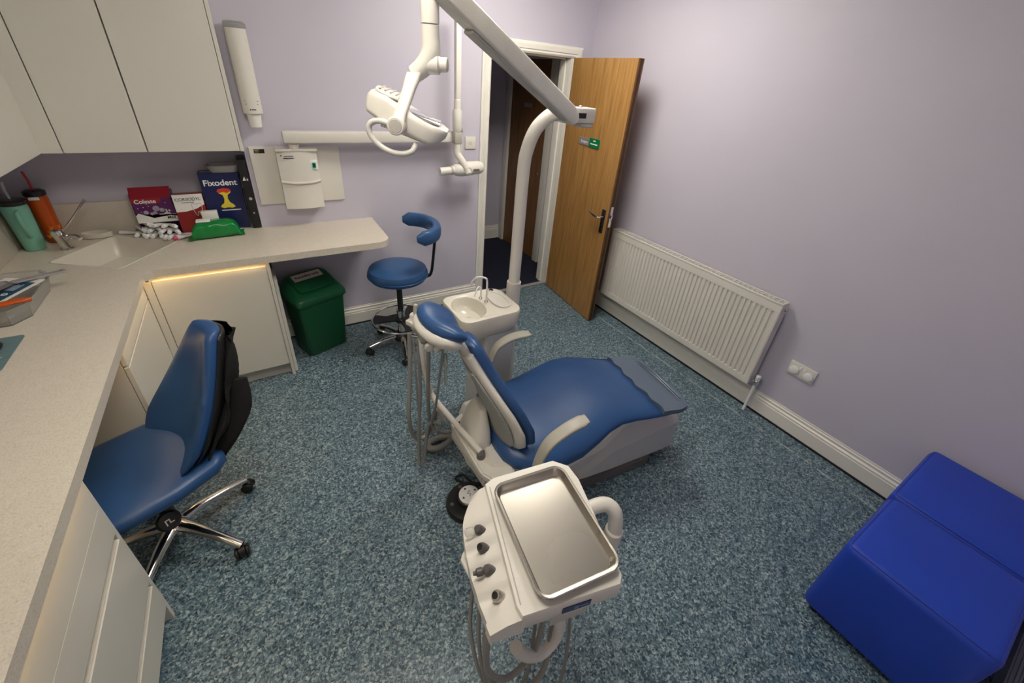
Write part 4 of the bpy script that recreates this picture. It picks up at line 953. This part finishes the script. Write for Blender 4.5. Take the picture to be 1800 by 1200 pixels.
for u, hh, m_ in ((.015, .045, gplas_m), (.075, .035, dgrey_m), (.135, .04, gplas_m)):
    c = HF @ V((u, .035, .028)); b_ = MB(); b_.lathe([(.010, 0), (.012, .01), (.009, hh), (.005, hh + .004)], c); b_.build('hand_piece', m_, t)
b_ = MB(); b_.lathe([(.005, 0), (.0065, .02), (.0065, .10), (.009, .11), (.009, .17)], (-2.03, -1.70, .62), (.0, 0, 1), 14); b_.build('hand_piece', chrome_m, t)
b_ = MB().tube([(-1.88, -1.58, .20), (-1.93, -1.545, .08), (-2.00, -1.53, .03), (-2.045, -1.50, .024), (-2.03, -1.465, .024), (-1.96, -1.46, .024), (-1.86, -1.50, .024), (-1.72, -1.55, .03)], .0175, 12, 5)
tag(b_.build('floor_hose', hose_m, org=(-1.95, -1.5, .01)), 'thick grey hose looping on the floor behind the chair base', 'hose')

# ------------------------------------------------------------------ foot control
fc = V((-1.998, -1.893, 0))
t = thing('foot_control', 'round black foot control with white centre disc on the floor', 'foot control', tuple(fc))
MB().lathe([(.105, 0.001), (.11, .006), (.11, .02), (.104, .032), (.06, .040), (.055, .038)], fc, (0, 0, 1), 48).build('base', black_m, t)
MB().lathe([(.056, .036), (.056, .058), (.05, .062)], fc + V((.004, .004, 0)), (0, 0, 1), 40).build('pedal_stem', black_m, t)
pd = MB().lathe([(.046, .058), (.050, .060), (.050, .068), (.046, .071), (.004, .072)], fc + V((.004, .004, 0)), (0, 0, 1), 40).build('pedal_disc', white_m, t)
w = MB()
for k in range(4):
    a = R(12 + 90 * k); c = fc + V((.004 + .034 * math.cos(a), .004 + .034 * math.sin(a), .0715)); w.prism([(c.x + .007 * math.cos(a + q), c.y + .007 * math.sin(a + q)) for q in (0, 2.1, 4.2)], .0715, .0726)
w.tube([fc + V((.014, .020, .0725)), fc + V((-.004, .010, .0725)), fc + V((.010, .002, .0725)), fc + V((.0, -.010, .0725))], .0016, 6); w.build('pedal_marks', ink_m, pd)
for a_ in (95, 170, 262, 20): MB().disc(fc + V((.083 * math.cos(R(a_)), .083 * math.sin(R(a_)), .0345)), .010, .004).build('button', rub_m, t)
MB().tube([fc + V((.03, .10, .02)), (-2.0, -1.74, .015), (-1.955, -1.735, .012), (-1.93, -1.80, .012), (-1.90, -1.84, .03)], .006, 8, 5).build('cable', black_m, t)
# connection block beside the base
# ------------------------------------------------------------------ spittoon unit with light pole
t = thing('spittoon_unit', 'white spittoon unit with basin, glass filler and column beside the chair', 'spittoon', (-1.66, -1.34, 0))
b_ = MB(); b_.loft([[V((x, y, z)) for x, y in rrect(-1.70 + i_, -1.46 + i_, -1.51 - i_, -1.22 - i_, .025)] for z, i_ in ((.001, 0), (.60, 0), (.64, -.004))]); b_.build('column', hood_m, t, ang=50)
def spr(z, g, r_): return [V((x, y, z)) for x, y in rrect(-1.84 + g, -1.485 + g, -1.485 - g, -1.185 - g, [min(.07, .07), .05, .05, .06], 8)]
# bowl top with basin opening
bm = bmesh.new(); zt = .765
bc_ = V((-1.74, -1.335))
def toploop(pts, z): return [bm.verts.new((p[0], p[1], z)) for p in pts]
op = [(bc_.x + .086 * math.cos(2 * PI * k / 36), bc_.y + .118 * math.sin(2 * PI * k / 36)) for k in range(36)]
outp = [(p.x, p.y) for p in spr(0, .012, 0)]
vo, vi = toploop(outp, zt), toploop(op, zt - .004)
eo = [bm.edges.new((vo[i], vo[(i + 1) % len(vo)])) for i in range(len(vo))]; ei = [bm.edges.new((vi[i], vi[(i + 1) % len(vi)])) for i in range(len(vi))]
bmesh.ops.triangle_fill(bm, edges=eo + ei, use_beauty=True)
prev = vo
for g, z in ((.003, zt - .003), (0, zt - .012), (.004, zt - .085), (.03, zt - .135)):
    cur = toploop([(p.x, p.y) for p in spr(0, g, 0)], z)
    for i in range(len(cur)): k = (i + 1) % len(cur); bm.faces.new((prev[i], prev[k], cur[k], cur[i]))
    prev = cur
bm.faces.new(prev); prev = vi
for f_, z in ((.95, -.012), (.88, -.04), (.7, -.065), (.3, -.075), (.06, -.078)):
    cur = toploop([(bc_.x + .086 * f_ * math.cos(2 * PI * k / 36), bc_.y + .118 * f_ * math.sin(2 * PI * k / 36)) for k in range(36)], zt + z)
    for i in range(36): k = (i + 1) % 36; bm.faces.new((prev[i], prev[k], cur[k], cur[i]))
    prev = cur
bm.faces.new(prev); bmesh.ops.recalc_face_normals(bm, faces=bm.faces)
mb = MB(); mb.bm.free(); mb.bm = bm; mb.build('basin_top', simple('basin_white', (.76, .72, .63), .2, .01), t, ang=40)
MB().loft([ring((-1.56, -1.335, zt + z), X, (0, 1, 0), a * .85, b2, 30, 2.3) for z, a, b2 in ((.0, .058, .095), (.006, .057, .093), (.006, .048, .084), (.0015, .045, .08))]).build('cup_tray', plas_m, t)
MB().disc((-1.545, -1.225, zt), .014, .008).build('control_knob', chrome_m, t)
MB().disc((-1.74, -1.335, zt - .0785), .02, .004).build('basin_drain', gplas_m, t)
MB().tube([(-1.63, -1.325, zt - .002), (-1.63, -1.325, zt + .115), (-1.64, -1.32, zt + .14), (-1.68, -1.305, zt + .145), (-1.702, -1.295, zt + .12), (-1.704, -1.295, zt + .10)], .0052, 10, 4).build('glass_filler', white_m, t)
MB().tube([(-1.638, -1.275, zt - .002), (-1.638, -1.275, zt + .055), (-1.66, -1.28, zt + .07), (-1.69, -1.30, zt + .03)], .0045, 10, 4).build('bowl_rinse', white_m, t)
w = MB().disc((-1.63, -1.325, zt), .011, .005).build('filler_base', chrome_m, t); MB().disc((-1.638, -1.275, zt), .010, .005).build('filler_base', chrome_m, t)
MB().box((-1.795, -1.42, .70), (-1.775, -1.26, .72), .002).build('lip', plas_m, t) if False else None

# ------------------------------------------------------------------ operating light on its pole
pxy = V((-1.40, -1.235, 0))
t = thing('operating_light', 'white dental operating light on a tall bent pole and sprung arm', 'dental light', tuple(pxy))
MB().lathe([(.041, .001), (.041, .80), (.037, .805)], pxy, (0, 0, 1), 24).build('pole_sleeve', plas_m, t)
zt_ = 1.685
P_ = [pxy + V((0, 0, .80)), pxy + V((0, 0, 1.1)), pxy + V((.0, 0, 1.42)), pxy + V((.012, 0, 1.52)), pxy + V((.05, 0, 1.61)), pxy + V((.115, 0, 1.668)), pxy + V((.17, 0, zt_)), pxy + V((.24, 0, zt_))]
MB().tube(P_, .0325, 20, 5).build('pole', plas_m, t)
JF = frame(pxy + V((.265, -.005, zt_ - .003)), X, (0, 1, 0))
MB().box((-.085, -.045, -.035), (.115, .045, .035), .008, 2, JF).build('joint_head', plas_m, t)
w = MB(); w.box((-.0, -.0475, -.012), (.05, -.044, .012), .001, 1, JF); w.build('joint_slot', black_m, t)
MB().box((.03, -.038, -.055), (.11, .038, -.036), .003, 1, JF).build('joint_clamp', gplas_m, t)
for a_ in (-.02, .045): MB().disc(JF @ V((a_, 0, .035)), .010, .008).build('joint_bolt', chrome_m, t)
A0, A1 = V((-1.205, -1.31, 1.683)), V((-2.052, -1.735, 2.018))
ad = (A1 - A0).normalized(); an = V((0, 0, 1)); an = (an - ad * an.dot(ad)).normalized(); as_ = ad.cross(an)
AF = frame(A0, ad, as_ * -1, an)
AL = (A1 - A0).length
b_ = MB(); rg = []
for u, h_ in ((-.045, .012), (-.038, .024), (-.015, .036), (.03, .039), (AL * .5, .036), (AL - .06, .031), (AL, .030)):
    rg.append([AF @ V((u, y, z)) for y, z in rrect(-.026, -h_, .026, h_, min(.010, h_ * .45), 4)])
b_.loft(rg); b_.build('sprung_arm', simple('arm_cream', (.80, .775, .69), .35), t, ang=45)
w = MB().box((.06, -.018, -.044), (AL - .15, .018, -.033), .004, 1, AF).build('arm_rail', gplas_m, t)
MB().disc(AF @ V((.0, -.030, -.012)), .010, .004, -as_ if (AF.to_3x3() @ V((0, -1, 0))).dot(-as_) > 0 else AF.to_3x3() @ V((0, -1, 0))).build('arm_pin', dgrey_m, t)
kp = A1 + V((.0, .0, -.01))
LX, LY = -2.066, -1.703
MB().ell(V((LX, LY, 2.03)), (.036, .036, .045)).build('end_knuckle', plas_m, t)
b_ = MB(); b_.lathe([(.0255, 1.935), (.0255, 2.04), (.022, 2.05)], (LX, LY, 0), (0, 0, 1), 24); b_.build('drop_tube', plas_m, t)
cr_ = V((.83, -.557, 0)); cf_ = V((.557, .83, 0))       # left-right and away, seen from the room's near side
c1_, c2_, c3_ = V((LX, LY, 1.932)), V((LX, LY, 1.86)), V((LX, LY, 1.80)) - cr_ * .035
pv = V((-2.152, -1.680, 1.678))
b_ = MB(); b_.tube([c1_, V((LX, LY, 1.90)), V((LX, LY, 1.868)), V((LX, LY, 1.835)) - cr_ * .018, V((LX, LY, 1.81)) - cr_ * .05], [.0250, .0255, .027, .027, .024], 20, 4); b_.build('upper_yoke', plas_m, t)
yk = V((LX, LY, 1.838)) + cr_ * .0
b_ = MB(); b_.lathe([(.026, -.02), (.026, .022), (.021, .026), (.019, .028), (.019, .046), (.016, .049)], yk, cr_ + V((0, 0, .05)), 24); b_.build('yoke_knob', plas_m, t)
e0 = V((LX, LY, 1.815)) - cr_ * .045
rg = []
for f_, a_, b2 in ((0, .022, .017), (.1, .022, .017), (.3, .019, .015), (.8, .018, .014), (1, .022, .013)):
    p = e0.lerp(pv - cf_ * .0, f_); rg.append(ring(p - cf_ * (.012 + .05 * f_), cr_, cf_, a_, b2, 20, 3.2))
MB().loft(rg).build('yoke_arm', plas_m, t)
pc = pv - cf_ * .078
MB().lathe([(.022, 0), (.0255, .003), (.0255, .034)], pc, cf_, 28).build('pivot_hub', plas_m, t)
MB().lathe([(.004, -.0015), (.018, -.0012), (.0195, .001)], pc, cf_, 28).build('pivot_cap', gplas_m, t)
# lamp head: long slab tilted along the view's left-right
hx_ = (cr_ * .93 + V((0, 0, -.30)) + cf_ * .10).normalized(); hy_ = cf_; hz_ = hx_.cross(hy_).normalized(); hy_ = hz_.cross(hx_)
hc_ = pv + hx_ * .008 + cf_ * .03 + V((0, 0, .022))
LF_ = frame(hc_, hx_, hy_, hz_)
rg = []
for u, hw, zb, zt2 in ((-.118, .035, -.010, .022), (-.108, .052, -.026, .036), (-.06, .072, -.034, .038), (0, .078, -.038, .022), (.05, .076, -.044, .014), (.085, .070, -.048, .010), (.108, .056, -.040, .010), (.128, .035, -.014, .006)):
    rg.append([LF_ @ V((u, y, z)) for y, z in rrect(-hw, zb, hw, zt2, min(.014, (zt2 - zb) * .4), 4)])
b_ = MB(); b_.loft(rg); b_.build('lamp_head', plas_m, t, ang=50)
b_ = MB(); b_.loft([ring(LF_ @ V((u, 0, .040 if u < -.02 else .016)), hy_, hz_, hw, .008, 22, 2.5) for u, hw in ((-.10, .03), (-.085, .05), (-.05, .055), (-.03, .05))]); b_.build('vent_cover', simple('vent_pale', (.62, .6, .56), .3), t)
w = MB()
for k in range(4): w.box((-.090 + .016 * k, -.042, .047), (-.085 + .016 * k, .042, .050), .001, 1, LF_)
w.build('vent_slats', gplas_m, t)
b_ = MB(); b_.loft([ring(LF_ @ V((u, 0, .016)), hy_, hz_, hw, .006, 24, 2.3) for u, hw in ((.0, .035), (.02, .055), (.06, .055), (.10, .035))]); b_.build('reflector', mirror_m, t)
b_ = MB(); b_.box((-.06, -.055, -.0475), (.07, .055, -.0365), .001, 1, LF_); b_.build('lens', frost_m, t)
hp_ = [pc + cf_ * .025 + cr_ * a_ + V((0, 0, z_)) + cf_ * d_ for a_, z_, d_ in ((-.015, 0, 0), (-.055, .008, 0), (-.082, -.003, 0), (-.084, -.028, 0), (-.062, -.056, 0), (-.028, -.074, 0), (.01, -.078, 0), (.036, -.070, .01), (.042, -.054, .03))]
MB().tube(hp_, .0085, 12, 5).build('handle', simple('handle_grey_white', (.62, .61, .58), .35), t)

# ------------------------------------------------------------------ delivery unit
DO = V((-2.128, -2.578, 0)); dx_, dy_ = V((.9894, -.1451, 0)), V((.1451, .9894, 0)); DF = frame(DO, dx_, dy_)
def D(a, b2, z): return DF @ V((a, b2, z))
t = thing('delivery_unit', 'white dentist instrument delivery unit carrying the steel tray', 'instrument unit', tuple(DO + V((0, 0, .6))))
zt = .874
body = [(.085, -.170), (.10, -.155), (.140, .10), (.135, .150), (.10, .182), (-.085, .186), (-.112, .175), (-.150, -.125), (-.146, -.148)]
low = [(.078, -.152), (.09, -.14), (.12, .09), (.115, .13), (.09, .16), (-.08, .165), (-.10, .155), (-.135, -.115), (-.13, -.13)]
def L3(P_, z): return [D(x, y, z) for x, y in P_]
def sc_(P_, f_): c = sum((V(p) for p in P_), V((0, 0))) / len(P_); return [tuple(c + (V(p) - c) * f_) for p in P_]
MB().loft([L3(low, zt - .085), L3(body, zt - .05), L3(body, zt - .006), L3(sc_(body, .985), zt)]).build('body', plas_m, t, ang=30)
# instrument apron: scalloped sloping shelf along the left side
ap_in = [(-.112, .174), (-.147, -.147)]
N_ = 64; rows = []
for i in range(N_ + 1):
    f_ = i / N_; a = V(ap_in[0]).lerp(V(ap_in[1]), f_)
    outw = .062 + .018 * math.sin(PI * f_) - .030 * (1 - min(1, f_ / .25)) ** 1.5
    o_ = V((-.99, .12))
    pos = [(f_ - c) for c in (.32, .46, .62, .80)]
    dip = sum(math.exp(-(d_ / .04) ** 2) for d_ in pos)
    p1 = a + o_ * outw * .45; p2 = a + o_ * outw
    if f_ > .93: p2 = a + o_ * outw * 1.05
    rows.append([D(a.x + .01, a.y, zt - .004), D(a.x, a.y, zt - .012), D(p1.x, p1.y, zt - .018 - .016 * dip), D(p2.x, p2.y, zt - .040 - .006 * dip), D(p2.x, p2.y, zt - .075), D(a.x + .01, a.y, zt - .075)])
MB().loft(rows).build('instrument_apron', plas_m, t, ang=45)
for k, (c, hl) in enumerate(((.34, .034), (.48, .03), (.64, .036), (.82, .026))):
    a = V(ap_in[0]).lerp(V(ap_in[1]), c); o_ = V((-.99, .12)); p0 = a + o_ * .030; p1 = a + o_ * (.040 + .018 * math.sin(PI * c))
    q0, q1 = D(p0.x, p0.y, zt - .022), D(p1.x, p1.y, zt - .024)
    dd_ = (q1 - q0).normalized(); q0 = q1 - dd_ * .018
    up_ = (V((0, 0, 1)) * .75 + dd_ * .55).normalized()
    if k == 3:
        hpz = MB().lathe([(.010, -.02), (.0125, -.01), (.0125, .010), (.010, .014), (.004, .015)], q0, up_, 20).build('hand_piece', steel_m, t)
        MB().lathe([(.004, .0151), (.007, .0152), (.007, .017), (.003, .018)], q0, up_, 16).build('socket', black_m, hpz)
    else:
        hpz = MB().lathe([(.007, -.04), (.010, -.024), (.0122, -.006), (.0122, .007), (.009, .014), (.004, .015)], q0, up_, 20).build('hand_piece', rub_m, t)
        if k == 0: MB().lathe([(.005, .0), (.010, .006), (.011, .02), (.007, .025), (.004, .0255)], q0 + V((0, 0, .004)) + dd_ * .012, dd_, 18).build('clear_tip', frost_m, hpz)
        if k == 2: MB().lathe([(.005, .0), (.0095, .006), (.009, .017), (.005, .02), (.004, .026)], q0 + V((0, 0, .006)) + dd_ * .012, dd_, 18).build('tip', rub_m, hpz)
        if k == 1: MB().lathe([(.003, .0), (.007, .001), (.007, .004), (.003, .004)], q0 + up_ * .0135, up_, 14).build('socket', black_m, hpz)
# control panel loop under the apron
lp = [(-.165, .09), (-.205, .055), (-.212, .045), (-.205, .0), (-.195, -.03), (-.175, -.04)]
MB().tube([D(x, y, zt - .078) for x, y in lp], .006, 8).build('screen_frame', plas_m, t)
MB().prism([(x, y) for x, y in lp] + [(-.12, -.03), (-.12, .08)], zt - .088, zt - .080, M.Translation(DO) @ DF.to_3x3().to_4x4()).build('control_screen', black_m, t)
fl = frame(D(-.018, -.1615, zt - .028), D(.085, -.170, 0) - D(-.146, -.148, 0), Z)
b_ = MB(); b_.box((-.036, -.010, -.001), (.032, .010, .0012), .0004, 1, fl); b_.build('front_label', label_m, t)
w = MB(); w.box((-.008, -.005, .0012), (.002, .006, .0018), 0, 1, fl); w.box((.006, -.002, .0012), (.026, .003, .0018), 0, 1, fl); w.build('label_print', simple('label_print_blue', (.15, .25, .5), .4), t)
# groove line
MB().tube([D(-.103, .16, zt), D(-.140, -.125, zt)], .0016, 6).build('groove', gplas_m, t)
# carrying arm
MB().tube([D(.10, .03, zt - .045), D(.155, .034, zt - .040), D(.192, .028, zt - .042), D(.211, .010, zt - .060), D(.214, -.002, zt - .10), D(.214, -.004, zt - .13)], [.0195, .0195, .020, .020, .020, .020], 18, 4).build('elbow', plas_m, t)
MB().lathe([(.022, 0), (.025, .004), (.025, .03), (.022, .20), (.019, .205)], D(.214, -.004, zt - .118), (0, 0, -1), 24).build('post_sleeve', plas_m, t)
MB().tube([D(.214, -.004, zt - .31), D(.18, .02, zt - .36), D(.16, .20, zt - .40), D(.17, .42, zt - .47), D(.21, .50, zt - .49)], .024, 16, 4).build('swing_arm', plas_m, t)
# C shaped handle and underside bracket
MB().tube([(-2.190, -2.69, .80), (-2.172, -2.70, .72), (-2.162, -2.70, .645), (-2.175, -2.70, .595), (-2.205, -2.70, .580), (-2.245, -2.70, .620), (-2.275, -2.70, .68), (-2.295, -2.70, .735)], .0145, 16, 5).build('handle', plas_m, t)
b_ = MB(); b_.prism([(-.07, -.145), (.03, -.15), (.01, -.13), (-.05, -.125)], .755, zt - .08, DF, .004, 1); b_.build('underside_bracket', gplas_m, t)
MB().tube([D(-.14, -.10, .74), D(-.10, -.12, .755), D(-.09, -.10, .77)], .006, 8).build('connector', chrome_m, t)
for pts, r_ in (
    ([D(-.19, -.10, .80), D(-.205, -.115, .72), D(-.20, -.13, .62), D(-.15, -.14, .56), D(-.08, -.13, .62), D(-.05, -.10, .72)], .0075),
    ([D(-.18, -.05, .80), D(-.20, -.10, .66), D(-.19, -.13, .55), D(-.13, -.15, .47), D(-.06, -.15, .50), D(-.03, -.12, .62), D(-.02, -.08, .78)], .0075),
    ([D(-.17, .02, .80), D(-.20, -.06, .60), D(-.18, -.12, .42), D(-.10, -.15, .27), D(-.02, -.155, .245), D(.03, -.14, .34), D(.04, -.11, .55), D(.03, -.07, .79)], .005),
    ([D(-.17, .05, .80), D(-.21, -.02, .62), D(-.20, -.09, .48), D(-.15, -.13, .40), D(-.09, -.13, .46), D(-.06, -.09, .60), D(-.05, -.05, .79)], .005)):
    MB().tube(pts, r_, 10, 6).build('instrument_hose', hose_m, t)
# steel tray resting on the unit
zr = zt + .0015
def tr(hw, hd, z, r_=.03): return [D(x, y, z) for x, y in rrect(-hw, -hd, hw, hd, r_, 7)]
b_ = MB(); b_.loft([tr(.091, .133, zr, .02), tr(.0935, .1355, zr + .003, .022), tr(.100, .142, zr + .019, .028), tr(.1045, .1475, zr + .0205, .032), tr(.1055, .1485, zr + .0185, .033), tr(.1055, .1485, zr + .021, .033), tr(.1035, .1465, zr + .0225, .031), tr(.099, .141, zr + .0215, .027), tr(.0925, .1345, zr + .005, .021), tr(.090, .132, zr + .0022, .019)])
tag(b_.build('instrument_tray', steel_m, org=tuple(DO + V((0, 0, zr))), ang=25), 'rectangular stainless steel tray lying on the white delivery unit', 'tray')
#ENDDENTAL
# ================================================================== camera, world, view
w = bpy.data.worlds.new('world'); S.world = w; w.use_nodes = True
w.node_tree.nodes['Background'].inputs['Color'].default_value = (.9, .9, 1, 1); w.node_tree.nodes['Background'].inputs['Strength'].default_value = .12
cam = bpy.data.cameras.new('camera'); co = bpy.data.objects.new('camera', cam); COL.objects.link(co); S.camera = co
F = 712.845; cam.sensor_width = 36; cam.lens = F / 1800 * 36; cam.shift_y = -52.07 / 1800; cam.clip_start = .02
pi_, ya, ro = R(-30.067), R(33.934), R(4.886)
PARAMS = None
fw = V((math.sin(ya) * math.cos(pi_), math.cos(ya) * math.cos(pi_), math.sin(pi_))); rt = V((math.cos(ya), -math.sin(ya), 0)); up = rt.cross(fw)
r2 = rt * math.cos(ro) + up * math.sin(ro); u2 = -rt * math.sin(ro) + up * math.cos(ro)
co.matrix_world = M.Translation((-2.58248, -2.99819, 1.82632)) @ M((r2, u2, -fw)).transposed().to_4x4()
S.view_settings.view_transform = 'Standard'; S.view_settings.look = 'None'; S.view_settings.exposure = .68; S.view_settings.gamma = 1; S.view_settings.use_curve_mapping = False
